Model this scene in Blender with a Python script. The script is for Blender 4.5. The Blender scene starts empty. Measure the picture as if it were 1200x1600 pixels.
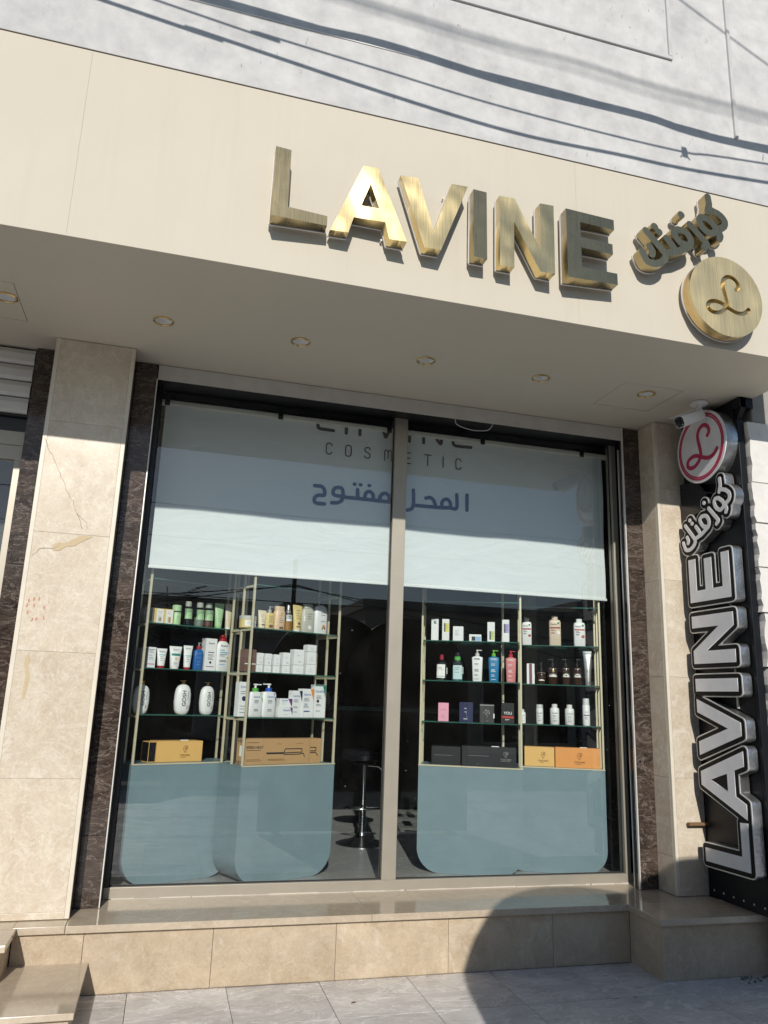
import bpy, bmesh, math, random
import numpy as np
from mathutils import Vector, Matrix
random.seed(7)
R = math.radians
sc = bpy.context.scene
C = sc.collection
# ------------------------------------------------------------------ camera, light, exposure
cam = bpy.data.cameras.new('camera'); camo = bpy.data.objects.new('camera', cam); C.objects.link(camo)
cam.sensor_fit = 'HORIZONTAL'; cam.sensor_width = 36.0; cam.lens = 36.053; cam.clip_start = .05; cam.clip_end = 400
right = (0.96315, -0.266867, 0.033513); up = (-0.094156, -0.217825, 0.971436); back = (-0.251944, -0.938794, -0.234925)
camo.matrix_world = Matrix(((right[0], up[0], back[0], 0), (right[1], up[1], back[1], 0), (right[2], up[2], back[2], 1.6), (0, 0, 0, 1)))
sc.camera = camo
SUN = Vector((.185, 1, -.537)).normalized()           # direction the light travels
world = bpy.data.worlds.new('World'); sc.world = world; world.use_nodes = True
wn = world.node_tree; bg = wn.nodes['Background']; sky = wn.nodes.new('ShaderNodeTexSky')
sky.sky_type = 'NISHITA'; sky.sun_disc = False; sky.sun_elevation = math.asin(-SUN.z)
sky.sun_rotation = math.atan2(-SUN.x, -SUN.y) % (2*math.pi); sky.dust_density = .3; sky.air_density = 1.0; sky.ozone_density = 2.0
wn.links.new(sky.outputs[0], bg.inputs[0]); bg.inputs[1].default_value = .085
sl = bpy.data.lights.new('sun', 'SUN'); sl.energy = 3.75; sl.angle = R(.53); sl.color = (1, .945, .86)
so = bpy.data.objects.new('sun', sl); C.objects.link(so); so.rotation_euler = SUN.to_track_quat('-Z', 'Y').to_euler()
sc.view_settings.view_transform = 'Standard'; sc.view_settings.look = 'None'; sc.view_settings.gamma = 1
sc.view_settings.use_curve_mapping = False; sc.view_settings.exposure = 0.0
sc.render.engine = 'CYCLES'
cy = sc.cycles; cy.max_bounces = 10; cy.diffuse_bounces = 4; cy.glossy_bounces = 4; cy.transmission_bounces = 4
cy.transparent_max_bounces = 20; cy.caustics_reflective = False; cy.caustics_refractive = False; cy.sample_clamp_indirect = 6
# ------------------------------------------------------------------ materials
class NT:
    def __init__(s, name):
        s.m = bpy.data.materials.new(name); s.m.use_nodes = True; s.t = s.m.node_tree
        s.b = s.t.nodes['Principled BSDF']; s.out = s.t.nodes['Material Output']
    def n(s, typ, **kw):
        nd = s.t.nodes.new('ShaderNode'+typ)
        for k, v in kw.items():
            if k in nd.inputs: nd.inputs[k].default_value = v
            else: setattr(nd, k, v)
        return nd
    def l(s, a, b): s.t.links.new(a, b)
    def coord(s, scale=(1, 1, 1), rand=0.0):
        tc = s.n('TexCoord'); mp = s.n('Mapping'); mp.inputs['Scale'].default_value = scale
        s.l(tc.outputs['Object'], mp.inputs[0])
        if rand:
            oi = s.n('ObjectInfo'); mu = s.n('Math', operation='MULTIPLY'); mu.inputs[1].default_value = rand
            s.l(oi.outputs['Random'], mu.inputs[0]); cb = s.n('CombineXYZ')
            for i in range(3): s.l(mu.outputs[0], cb.inputs[i])
            s.l(cb.outputs[0], mp.inputs['Location'])
        return mp.outputs[0]
    def noise(s, co, scale, detail=6, rough=.55, dist=0):
        nd = s.n('TexNoise', Scale=scale, Detail=detail, Roughness=rough, Distortion=dist); s.l(co, nd.inputs['Vector']); return nd.outputs['Fac']
    def ramp(s, f, stops):
        nd = s.n('ValToRGB'); r = nd.color_ramp
        while len(r.elements) < len(stops): r.elements.new(.5)
        for e, (p, c) in zip(r.elements, stops): e.position = p; e.color = (*c, 1) if len(c) == 3 else c
        s.l(f, nd.inputs[0]); return nd.outputs[0]
    def mix(s, f, a, b, mode='MIX'):
        nd = s.n('MixRGB', blend_type=mode)
        for i, v in ((0, f), (1, a), (2, b)):
            if hasattr(v, 'links') or hasattr(v, 'is_output'): s.l(v, nd.inputs[i])
            else: nd.inputs[i].default_value = v if i == 0 else (*v, 1)
        return nd.outputs[0]
    def bump(s, h, strength, dist=.01):
        nd = s.n('Bump', Strength=strength, Distance=dist); s.l(h, nd.inputs['Height']); s.l(nd.outputs[0], s.b.inputs['Normal'])
    def base(s, c):
        if hasattr(c, 'is_output'): s.l(c, s.b.inputs['Base Color'])
        else: s.b.inputs['Base Color'].default_value = (*c, 1)
    def p(s, **kw):
        for k, v in kw.items(): s.b.inputs[k.replace('_', ' ')].default_value = v
        return s
MC = {}
def flat(name, c, rough=.5, metal=0, spec=.5, var=.06, bump=0):
    if name in MC: return MC[name]
    t = NT(name); co = t.coord(rand=7)
    f = t.noise(co, 9, 5)
    t.base(t.ramp(f, [(.3, tuple(x*(1-var) for x in c)), (.7, tuple(min(1, x*(1+var)) for x in c))]))
    t.p(Roughness=rough, Metallic=metal, Specular_IOR_Level=spec)
    if bump: t.bump(t.noise(co, 60, 4), bump, .004)
    MC[name] = t.m; return t.m
def marble(name, c0, c1, vein, vs=1.0, rough=.25, rand=9, bumpy=0, vein_amt=.75, spots=None, stretch=(1, 1, 1), tone=0, spec=.5, detail=False, dirt=0):
    t = NT(name); co = t.coord(scale=stretch, rand=rand)
    f = t.noise(co, 2.2*vs, 9, .62, 1.2); g = t.noise(co, 11*vs, 8, .6, .6)
    c = t.mix(.42, t.ramp(f, [(.33, c0), (.62, c1)]), t.ramp(g, [(.32, c0), (.64, c1)]))
    nd = t.n('TexNoise', Scale=3.2*vs, Detail=6, Roughness=.6, Distortion=1.8); t.l(co, nd.inputs['Vector'])
    v = t.ramp(nd.outputs['Fac'], [(.47, (0, 0, 0)), (.497, (1, 1, 1)), (.52, (0, 0, 0))])
    nd2 = t.n('TexNoise', Scale=7*vs, Detail=5, Roughness=.6, Distortion=2.4); t.l(co, nd2.inputs['Vector'])
    v2 = t.ramp(nd2.outputs['Fac'], [(.48, (0, 0, 0)), (.5, (.7, .7, .7)), (.515, (0, 0, 0))])
    va = t.mix(1, v, v2, 'ADD'); mu = t.n('Math', operation='MULTIPLY'); mu.inputs[1].default_value = vein_amt; t.l(va, mu.inputs[0])
    c = t.mix(mu.outputs[0], c, vein)
    if spots:
        vo = t.n('TexVoronoi', Scale=17*vs); t.l(co, vo.inputs['Vector'])
        sp = t.ramp(vo.outputs['Distance'], [(.05, (1, 1, 1)), (.16, (0, 0, 0))])
        pick = t.ramp(t.noise(co, 9*vs, 3), [(.55, (0, 0, 0)), (.62, (.6, .6, .6))]); c = t.mix(t.mix(1, sp, pick, 'MULTIPLY'), c, spots)
    if detail:                                             # pits, chips and fine grain of cut limestone
        vo = t.n('TexVoronoi', Scale=62*vs); t.l(co, vo.inputs['Vector']); pit = t.ramp(vo.outputs['Distance'], [(.06, (.75, .75, .75)), (.17, (0, 0, 0))])
        w = t.ramp(t.noise(co, 6*vs, 4, .7), [(.52, (0, 0, 0)), (.62, (1, 1, 1))]); c = t.mix(t.mix(1, pit, w, 'MULTIPLY'), c, tuple(x*.55 for x in c0))
        fine = t.ramp(t.noise(co, 55*vs, 4, .7), [(.3, (.88, .88, .88)), (.7, (1.06, 1.06, 1.06))]); c = t.mix(1, c, fine, 'MULTIPLY')
        pale = t.ramp(t.noise(co, 3.1*vs, 7, .68, 1.6), [(.57, (0, 0, 0)), (.66, (.55, .55, .55))]); c = t.mix(pale, c, vein)
    if dirt:                                               # blotchy grime that runs on from tile to tile
        gp = t.n('NewGeometry'); d1 = t.n('TexNoise', Scale=2.6, Detail=8, Roughness=.72, Distortion=.6); t.l(gp.outputs['Position'], d1.inputs['Vector'])
        c = t.mix(t.ramp(d1.outputs['Fac'], [(.47, (0, 0, 0)), (.72, (dirt,)*3)]), c, (.20, .17, .14))
        d2 = t.n('TexNoise', Scale=48, Detail=3, Roughness=.6); t.l(gp.outputs['Position'], d2.inputs['Vector'])
        c = t.mix(t.ramp(d2.outputs['Fac'], [(.22, (dirt,)*3), (.30, (0, 0, 0))]), c, (.16, .13, .11))
    if tone:
        oi = t.n('ObjectInfo'); mr = t.n('MapRange'); mr.inputs['To Min'].default_value = 1-tone; mr.inputs['To Max'].default_value = 1+tone*.5; t.l(oi.outputs['Random'], mr.inputs['Value'])
        c = t.mix(1, c, mr.outputs[0], 'MULTIPLY')
    t.base(c); t.p(Roughness=rough, Specular_IOR_Level=spec)
    rr = t.ramp(t.noise(co, 5, 4), [(.3, (rough*.8,)*3), (.7, (min(1, rough*1.35),)*3)]); t.l(rr, t.b.inputs['Roughness'])
    if bumpy: t.bump(t.noise(co, 40, 5), bumpy, .004)
    return t.m
M_cream = marble('cream_marble', (.56, .465, .35), (.71, .63, .51), (.80, .75, .655), 1.25, .24, vein_amt=.4, spots=(.42, .34, .24), tone=.07, detail=True)
M_sill = marble('sill_marble', (.46, .375, .275), (.56, .47, .355), (.66, .58, .47), 1.3, .10, vein_amt=.4, dirt=.2)
M_plinth = marble('tan_stone', (.45, .35, .235), (.61, .50, .365), (.68, .60, .48), 1.6, .45, vein_amt=.3, spots=(.27, .20, .135), tone=.07, detail=True, dirt=.22)
M_brown = marble('dark_brown_marble', (.010, .007, .006), (.096, .069, .056), (.34, .29, .25), 1.7, .10, vein_amt=.42, stretch=(.75, 1, 1.9), tone=.25, spec=.35)
M_tile = marble('grey_tile', (.45, .44, .435), (.70, .685, .675), (.87, .86, .85), .85, .32, vein_amt=.8, stretch=(.8, 1.7, 1), tone=.06, dirt=.33)
def concrete(name, c0, c1, speck=.5, sc_=1):
    t = NT(name); co = t.coord()
    a = t.noise(co, 1.7*sc_, 10, .7, .8); b = t.noise(co, 9*sc_, 8, .65)
    c = t.mix(.5, t.ramp(a, [(.30, c0), (.60, c1)]), t.ramp(b, [(.25, c0), (.62, c1)]))
    cs = t.n('Mapping'); cs.inputs['Scale'].default_value = (30, 30, 9); tc = t.n('TexCoord'); t.l(tc.outputs['Object'], cs.inputs[0])
    s = t.ramp(t.noise(cs.outputs[0], 1, 4, .7), [(.30, (1, 1, 1)), (.38, (0, 0, 0))]); w = t.ramp(t.noise(co, 2.3, 3), [(.45, (0, 0, 0)), (.65, (speck,)*3)])
    c = t.mix(t.mix(1, s, w, 'MULTIPLY'), c, tuple(x*.55 for x in c0))
    t.base(c); t.p(Roughness=.8, Specular_IOR_Level=.25); t.bump(t.mix(.5, a, b), .35, .01); return t.m
M_concrete = concrete('grey_concrete', (.40, .405, .415), (.655, .65, .64), 1.0)
M_rough = concrete('rough_concrete', (.26, .25, .23), (.36, .35, .32), .3)
M_white_plaster = concrete('white_plaster', (.62, .60, .57), (.78, .76, .72), .6, 1.5)
def paint():
    t = NT('beige_panel_paint'); co = t.coord(); st = t.coord(scale=(7, 7, .35))
    c = t.ramp(t.noise(co, .9, 6, .6), [(.3, (.605, .56, .465)), (.7, (.64, .59, .495))])
    drip = t.ramp(t.noise(st, 1.6, 6, .7), [(.52, (0, 0, 0)), (.74, (.09, .09, .09))]); c = t.mix(drip, c, (.42, .38, .30))
    spk = t.ramp(t.noise(co, 38, 3, .6), [(.20, (.5, .5, .5)), (.27, (0, 0, 0))]); c = t.mix(spk, c, (.40, .36, .29))
    t.base(c); t.p(Roughness=.6, Specular_IOR_Level=.12)
    t.bump(t.noise(co, 1.5, 3), .22, .03); return t.m
M_paint = paint()
def brass(name, c, rough, var, warp, anis=0):
    t = NT(name); co = t.coord(scale=(420, 5, 5), rand=3); lo = t.coord(rand=5)
    f = t.noise(co, 1, 3, .6); st = t.noise(lo, 14, 6, .7)
    t.base(t.mix(t.ramp(st, [(.45, (0, 0, 0)), (.72, (var,)*3)]), c, tuple(x*.6 for x in c)))
    t.l(t.ramp(f, [(.2, (rough*.85,)*3), (.8, (rough*1.18,)*3)]), t.b.inputs['Roughness']); t.p(Metallic=1.0)
    b1 = t.n('Bump', Strength=.05, Distance=.002); t.l(f, b1.inputs['Height'])
    b2 = t.n('Bump', Strength=1.0, Distance=warp); t.l(t.noise(lo, 3.4, 1.5, .4), b2.inputs['Height']); t.l(b1.outputs[0], b2.inputs['Normal'])
    t.l(b2.outputs[0], t.b.inputs['Normal'])
    if anis:                                               # vertical brush lines spread the highlight sideways
        cb = t.n('CombineXYZ'); cb.inputs[0].default_value = 1; t.l(cb.outputs[0], t.b.inputs['Tangent']); t.p(Anisotropic=anis)
    return t.m
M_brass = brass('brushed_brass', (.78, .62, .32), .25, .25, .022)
M_disc = brass('disc_brass', (.66, .54, .30), .28, .08, .016, .76)
M_brass_side = brass('brass_return', (.68, .50, .25), .32, .4, .004)
M_bronze = brass('dark_brass', (.46, .38, .22), .28, .4, .004)  # darker copy of the brass, painting in faces that mirror the dark street
M_acryl = flat('white_acrylic', (.72, .70, .68), .3)
M_alu = flat('champagne_aluminium', (.42, .385, .32), .42, .35, var=.04)
M_header = flat('grey_aluminium', (.62, .59, .55), .5, .0)
M_blackalu = flat('black_aluminium', (.012, .012, .013), .35)
M_chrome = flat('chrome', (.8, .8, .8), .12, 1)
M_strip = flat('steel_trim', (.78, .76, .72), .35, .3)
M_white = flat('white_plastic', (.80, .80, .79), .4, var=.02)
M_black = flat('black_gloss', (.010, .011, .014), .22)
M_blackpanel = flat('black_panel_paint', (.008, .009, .012), .42, spec=.3)
M_tin = flat('galvanised_tin', (.52, .52, .52), .28, .9, var=.35, bump=.9)
M_border = flat('black_border_film', (.006, .006, .007), .5, spec=.2)
M_edge = flat('silver_edge', (.75, .74, .72), .3, .3)
M_opal = flat('opal_acrylic', (.80, .80, .83), .4)
M_red = flat('crimson_film', (.52, .045, .115), .4)
M_cab = flat('blue_grey_lacquer', (.195, .28, .315), .38, var=.05)
M_post = flat('cream_gold_metal', (.70, .64, .46), .35, .2)
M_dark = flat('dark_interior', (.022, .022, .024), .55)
M_intfloor = marble('grey_interior_tile', (.30, .30, .29), (.38, .38, .37), (.44, .44, .43), 1, .22)
M_groove = flat('dark_joint', (.05, .045, .04), .8)
M_asphalt = flat('asphalt', (.05, .05, .052), .85, var=.2, bump=.4)
M_rubber = flat('black_rubber', (.015, .015, .016), .7)
def blindmat():
    t = NT('blind_fabric'); co = t.coord()
    t.base((.715, .765, .775)); t.p(Roughness=.75, Specular_IOR_Level=.2)
    t.bump(t.noise(t.coord(scale=(1.3, 1, 3)), 2.2, 3, .5, .8), .26, .05); return t.m
M_blind = blindmat()
def glassmat(name, tint, f0, dust=0.0):
    t = NT(name); ge = t.n('NewGeometry'); dt = t.n('VectorMath', operation='DOT_PRODUCT')
    t.l(ge.outputs['Incoming'], dt.inputs[0]); t.l(ge.outputs['Normal'], dt.inputs[1])
    ab = t.n('Math', operation='ABSOLUTE'); t.l(dt.outputs['Value'], ab.inputs[0])
    su = t.n('Math', operation='SUBTRACT'); su.inputs[0].default_value = 1; t.l(ab.outputs[0], su.inputs[1])
    pw = t.n('Math', operation='POWER'); pw.inputs[1].default_value = 5; t.l(su.outputs[0], pw.inputs[0])
    ma = t.n('Math', operation='MULTIPLY_ADD'); ma.inputs[1].default_value = 1-f0; ma.inputs[2].default_value = f0; t.l(pw.outputs[0], ma.inputs[0])
    tr = t.n('BsdfTransparent'); tr.inputs[0].default_value = (*tint, 1); gl = t.n('BsdfGlossy'); gl.inputs['Roughness'].default_value = 0.0
    gl.inputs[0].default_value = (1, 1, 1, 1)
    mx = t.n('MixShader'); t.l(ma.outputs[0], mx.inputs[0]); t.l(tr.outputs[0], mx.inputs[1]); t.l(gl.outputs[0], mx.inputs[2])
    last = mx.outputs[0]
    if dust:
        co = t.coord(); vo = t.n('TexVoronoi', Scale=260); t.l(co, vo.inputs['Vector'])
        sp = t.ramp(vo.outputs['Distance'], [(.12, (1, 1, 1)), (.26, (0, 0, 0))]); w = t.ramp(t.noise(co, 2.4, 5, .65), [(.38, (.04,)*3), (.75, (1, 1, 1))])
        v3 = t.n('TexVoronoi', Scale=9); t.l(co, v3.inputs['Vector']); big = t.ramp(v3.outputs['Distance'], [(.018, (1, 1, 1)), (.03, (0, 0, 0))])
        m = t.mix(1, sp, w, 'MULTIPLY'); film = t.mix(1, m, t.mix(1, w, (.035, .035, .035), 'MULTIPLY'), 'ADD')
        mu = t.n('Math', operation='MULTIPLY'); mu.inputs[1].default_value = dust; t.l(film, mu.inputs[0])
        ad = t.n('Math', operation='MULTIPLY_ADD'); ad.inputs[1].default_value = .5; t.l(big, ad.inputs[0]); t.l(mu.outputs[0], ad.inputs[2])
        df = t.n('BsdfDiffuse'); df.inputs[0].default_value = (.75, .73, .68, 1)
        m2 = t.n('MixShader'); t.l(ad.outputs[0], m2.inputs[0]); t.l(last, m2.inputs[1]); t.l(df.outputs[0], m2.inputs[2]); last = m2.outputs[0]
    t.l(last, t.out.inputs['Surface']); return t.m
M_glass = glassmat('window_glass', (.92, .955, .945), .092, .14)
M_glass_clear = glassmat('clear_face', (1, 1, 1), .0)
M_shelfglass = glassmat('shelf_glass', (.86, .93, .90), .06)
M_glassedge = flat('green_glass_edge', (.035, .125, .10), .12)
M_clearbottle = glassmat('clear_plastic', (.80, .83, .80), .08)
def glitter():
    t = NT('black_glitter'); co = t.coord(); vo = t.n('TexVoronoi', Scale=240); t.l(co, vo.inputs['Vector'])  # pale specks paint in the sparkle of sunlit dust on the glass
    s = t.ramp(vo.outputs['Color'], [(.72, (.008, .008, .009)), (.95, (.12, .12, .12))]); t.base(s); t.p(Roughness=.35); return t.m
M_glitter = glitter()
def col(r, g, b, rough=.42):
    k = 'paint_%d_%d_%d' % (r, g, b)
    lin = lambda v: ((v/255+.055)/1.055)**2.4 if v > 10 else v/255/12.92
    return flat(k, (lin(r), lin(g), lin(b)), rough, var=.03)
# ------------------------------------------------------------------ mesh helpers
def tag(o, label=None, cat=None, group=None, kind=None):
    if label: o['label'] = label
    if cat: o['category'] = cat
    if group: o['group'] = group
    if kind: o['kind'] = kind
    return o
def link(name, me, parent=None, loc=None):
    o = bpy.data.objects.new(name, me); C.objects.link(o)
    if parent is not None: o.parent = parent
    if loc is not None: o.location = loc
    return o
def empty(name, loc=(0, 0, 0), rz=0, label=None, cat=None, group=None):
    o = bpy.data.objects.new(name, None); C.objects.link(o); o.location = loc; o.rotation_euler = (0, 0, rz); o.empty_display_size = .05
    return tag(o, label, cat, group)
class MB:
    def __init__(s): s.v = []; s.f = []; s.mi = []
    def add(s, vs, fs, mi=0):
        b = len(s.v); s.v += [tuple(v) for v in vs]; s.f += [tuple(b+i for i in f) for f in fs]; s.mi += [mi]*len(fs); return s
    def box(s, x0, y0, z0, x1, y1, z1, mi=0, c=0.0):
        if c <= 0:
            vs = [(x0, y0, z0), (x1, y0, z0), (x1, y1, z0), (x0, y1, z0), (x0, y0, z1), (x1, y0, z1), (x1, y1, z1), (x0, y1, z1)]
            return s.add(vs, [(0, 3, 2, 1), (4, 5, 6, 7), (0, 1, 5, 4), (1, 2, 6, 5), (2, 3, 7, 6), (3, 0, 4, 7)], mi)
        bm = bmesh.new(); bmesh.ops.create_cube(bm, size=1)
        for v in bm.verts: v.co = Vector(((x0+x1)/2+v.co.x*(x1-x0), (y0+y1)/2+v.co.y*(y1-y0), (z0+z1)/2+v.co.z*(z1-z0)))
        bmesh.ops.bevel(bm, geom=list(bm.edges), offset=c, segments=2, affect='EDGES', profile=.5)
        bm.verts.index_update(); s.add([v.co for v in bm.verts], [[v.index for v in f.verts] for f in bm.faces], mi); bm.free(); return s
    def tube(s, pts, r, n=8, mi=0, cap=True):
        P = [Vector(p) for p in pts]; rr = r if isinstance(r, (list, tuple)) else [r]*len(P); rings = []
        prev = None
        for i, p in enumerate(P):
            d = (P[min(i+1, len(P)-1)]-P[max(i-1, 0)]).normalized()
            if prev is None: a = d.cross(Vector((0, 0, 1)) if abs(d.z) < .9 else Vector((1, 0, 0))).normalized()
            else: a = (prev-d*prev.dot(d)).normalized()
            prev = a; b = d.cross(a); rings.append([p+(a*math.cos(2*math.pi*k/n)+b*math.sin(2*math.pi*k/n))*rr[i] for k in range(n)])
        vs = [v for q in rings for v in q]; fs = []
        for i in range(len(P)-1):
            for k in range(n): fs.append((i*n+k, i*n+(k+1) % n, (i+1)*n+(k+1) % n, (i+1)*n+k))
        if cap: fs += [tuple(range(n-1, -1, -1)), tuple((len(P)-1)*n+k for k in range(n))]
        return s.add(vs, fs, mi)
    def lathe(s, prof, n=24, cx=0, cy=0, mi=0, a0=0, cap=True):
        vs = []; fs = []
        for (r, z) in prof:
            for k in range(n):
                a = 2*math.pi*k/n+a0; vs.append((cx+r*math.cos(a), cy+r*math.sin(a), z))
        for i in range(len(prof)-1):
            for k in range(n): fs.append((i*n+k, i*n+(k+1) % n, (i+1)*n+(k+1) % n, (i+1)*n+k))
        if cap and prof[0][0] > 1e-6: fs.append(tuple(range(n-1, -1, -1)))
        if cap and prof[-1][0] > 1e-6: fs.append(tuple((len(prof)-1)*n+k for k in range(n)))
        return s.add(vs, fs, mi)
    def loft(s, secs, n=28, mi=0, cap=True):     # secs: (z, half width, half depth, exponent)
        vs = []; fs = []
        for (z, hw, hd, e) in secs:
            for k in range(n):
                a = 2*math.pi*k/n; c, q = math.cos(a), math.sin(a)
                vs.append((hw*math.copysign(abs(c)**(2/e), c), hd*math.copysign(abs(q)**(2/e), q), z))
        m = len(secs)
        for i in range(m-1):
            for k in range(n): fs.append((i*n+k, i*n+(k+1) % n, (i+1)*n+(k+1) % n, (i+1)*n+k))
        if cap: fs += [tuple(range(n-1, -1, -1)), tuple((m-1)*n+k for k in range(n))]
        return s.add(vs, fs, mi)
    def prism(s, poly, axis, d0, d1, mi=0):      # convex or simple polygon extruded along an axis
        n = len(poly)
        def P(a, b, d): return (a, d, b) if axis == 'y' else ((d, a, b) if axis == 'x' else (a, b, d))
        vs = [P(a, b, d0) for a, b in poly]+[P(a, b, d1) for a, b in poly]
        fs = [tuple(range(n)), tuple(range(2*n-1, n-1, -1))]+[(i, i+n, (i+1) % n+n, (i+1) % n) for i in range(n)]
        return s.add(vs, fs, mi)
    def build(s, name, mats, parent=None, smooth=False, loc=None, fix=True):
        me = bpy.data.meshes.new(name); me.from_pydata(s.v, [], s.f)
        for m in (mats if isinstance(mats, (list, tuple)) else [mats]): me.materials.append(m)
        if any(s.mi): me.polygons.foreach_set('material_index', s.mi)
        if fix:
            bm = bmesh.new(); bm.from_mesh(me); bmesh.ops.recalc_face_normals(bm, faces=bm.faces); bm.to_mesh(me); bm.free()
        if smooth:
            me.polygons.foreach_set('use_smooth', [True]*len(me.polygons)); me.update()
            try: me.set_sharp_from_angle(angle=R(38))
            except Exception: pass
        me.update(); return link(name, me, parent, loc)
def boxo(name, b, m, parent=None, c=0.0): return MB().box(*b, c=c).build(name, m, parent)
# 2-D shapes with holes -> extruded mesh
def fill_shape(loops, depth):
    cu = bpy.data.curves.new('shape', 'CURVE'); cu.dimensions = '2D'; cu.fill_mode = 'BOTH'; cu.extrude = depth/2
    for lp in loops:
        sp = cu.splines.new('POLY'); sp.points.add(len(lp)-1); sp.use_cyclic_u = True
        for p, q in zip(sp.points, lp): p.co = (q[0], q[1], 0, 1)
    o = bpy.data.objects.new('shape', cu); me = bpy.data.meshes.new_from_object(o); bpy.data.objects.remove(o); bpy.data.curves.remove(cu); return me
def place(me, name, mat, fn, parent=None):
    for v in me.vertices: v.co = fn(v.co.x, v.co.y, v.co.z)
    me.materials.clear(); me.materials.append(mat); me.update()
    return link(name, me, parent)
def facing_y(y): return lambda a, b, z: (a, y-z, b)          # front looks to -Y
def facing_x(x): return lambda a, b, z: (x-z, -a, b)          # front looks to -X
def text_mesh(t, h, sx=1.0, bold=0.0, depth=0):
    cu = bpy.data.curves.new('text', 'FONT'); cu.body = t; cu.align_x = 'CENTER'; cu.align_y = 'CENTER'; cu.size = h/.72; cu.offset = (bold+.016)*h; cu.resolution_u = 3; cu.extrude = depth
    o = bpy.data.objects.new('text', cu); me = bpy.data.meshes.new_from_object(o); bpy.data.objects.remove(o); bpy.data.curves.remove(cu)
    if sx != 1:
        for v in me.vertices: v.co.x *= sx
    return me
# signed distance shapes
def sdf_stroke(X, Y, pts):
    d = np.full(X.shape, 1e9)
    for (x0, y0), (x1, y1) in zip(pts[:-1], pts[1:]):
        dx, dy = x1-x0, y1-y0; L = dx*dx+dy*dy+1e-12
        t = np.clip(((X-x0)*dx+(Y-y0)*dy)/L, 0, 1); d = np.minimum(d, np.hypot(X-x0-t*dx, Y-y0-t*dy))
    return d
def sdf_poly(X, Y, poly):
    d = sdf_stroke(X, Y, poly+[poly[0]]); ins = np.zeros(X.shape, bool); n = len(poly)
    for i in range(n):
        (x0, y0), (x1, y1) = poly[i], poly[(i+1) % n]
        if y0 == y1: continue
        c = ((y0 > Y) != (y1 > Y)) & (X < (x1-x0)*(Y-y0)/(y1-y0)+x0); ins ^= c
    return np.where(ins, -d, d)
def grid(x0, x1, y0, y1, h):
    xs = np.arange(x0, x1+h, h); ys = np.arange(y0, y1+h, h); X, Y = np.meshgrid(xs, ys, indexing='ij'); return xs, ys, X, Y
def contours(F, xs, ys, tol=.0006):
    nb = {}; pt = {}
    def ed(i, j, k):
        if k == 0: key, a, b, pa, pb = ('h', i, j), F[i, j], F[i+1, j], (xs[i], ys[j]), (xs[i+1], ys[j])
        elif k == 1: key, a, b, pa, pb = ('v', i+1, j), F[i+1, j], F[i+1, j+1], (xs[i+1], ys[j]), (xs[i+1], ys[j+1])
        elif k == 2: key, a, b, pa, pb = ('h', i, j+1), F[i, j+1], F[i+1, j+1], (xs[i], ys[j+1]), (xs[i+1], ys[j+1])
        else: key, a, b, pa, pb = ('v', i, j), F[i, j], F[i, j+1], (xs[i], ys[j]), (xs[i], ys[j+1])
        if key not in pt: t = a/(a-b); pt[key] = (pa[0]+(pb[0]-pa[0])*t, pa[1]+(pb[1]-pa[1])*t)
        return key
    ins = F < 0; cnt = ins[:-1, :-1].astype(int)+ins[1:, :-1]+ins[1:, 1:]+ins[:-1, 1:]
    for i, j in np.argwhere((cnt > 0) & (cnt < 4)):
        c = [ins[i, j], ins[i+1, j], ins[i+1, j+1], ins[i, j+1]]
        es = [k for k in range(4) if c[k] != c[(k+1) % 4]]
        pairs = [(es[0], es[1])] if len(es) == 2 else ([(0, 1), (2, 3)] if c[1] or c[3] and not c[0] else [(3, 0), (1, 2)])
        for a, b in pairs:
            ka, kb = ed(i, j, a), ed(i, j, b); nb.setdefault(ka, []).append(kb); nb.setdefault(kb, []).append(ka)
    loops = []; seen = set()
    for k0 in nb:
        if k0 in seen: continue
        lp = [k0]; seen.add(k0); cur = k0
        while True:
            nx = [k for k in nb[cur] if k not in seen]
            if not nx: break
            cur = nx[0]; seen.add(cur); lp.append(cur)
        P = [pt[k] for k in lp]
        if len(P) < 6: continue
        Q = [P[0]]
        for q in range(1, len(P)-1):                       # drop nearly collinear points
            a, b, c = Q[-1], P[q], P[q+1]; ar = abs((b[0]-a[0])*(c[1]-a[1])-(b[1]-a[1])*(c[0]-a[0]))
            if ar/(math.hypot(c[0]-a[0], c[1]-a[1])+1e-9) > tol or math.hypot(b[0]-a[0], b[1]-a[1]) > .05: Q.append(b)
        Q.append(P[-1])
        if len(Q) >= 3: loops.append(Q)
    return loops
def smooth_path(p, n=5, closed=False):
    P = [np.array(q, float) for q in p]
    if len(P) < 3: return [tuple(q) for q in P]
    out = []
    for i in range(len(P)-1):
        p0 = P[i-1] if i > 0 else 2*P[0]-P[1]; p3 = P[i+2] if i+2 < len(P) else 2*P[-1]-P[-2]
        for t in np.arange(n)/n:
            out.append(tuple(.5*((2*P[i])+(-p0+P[i+1])*t+(2*p0-5*P[i]+4*P[i+1]-p3)*t*t+(-p0+3*P[i]-3*P[i+1]+p3)*t**3)))
    out.append(tuple(P[-1])); return out
def circle(cx, cy, r, n=72): return [(cx+r*math.cos(2*math.pi*k/n), cy+r*math.sin(2*math.pi*k/n)) for k in range(n)]

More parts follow.
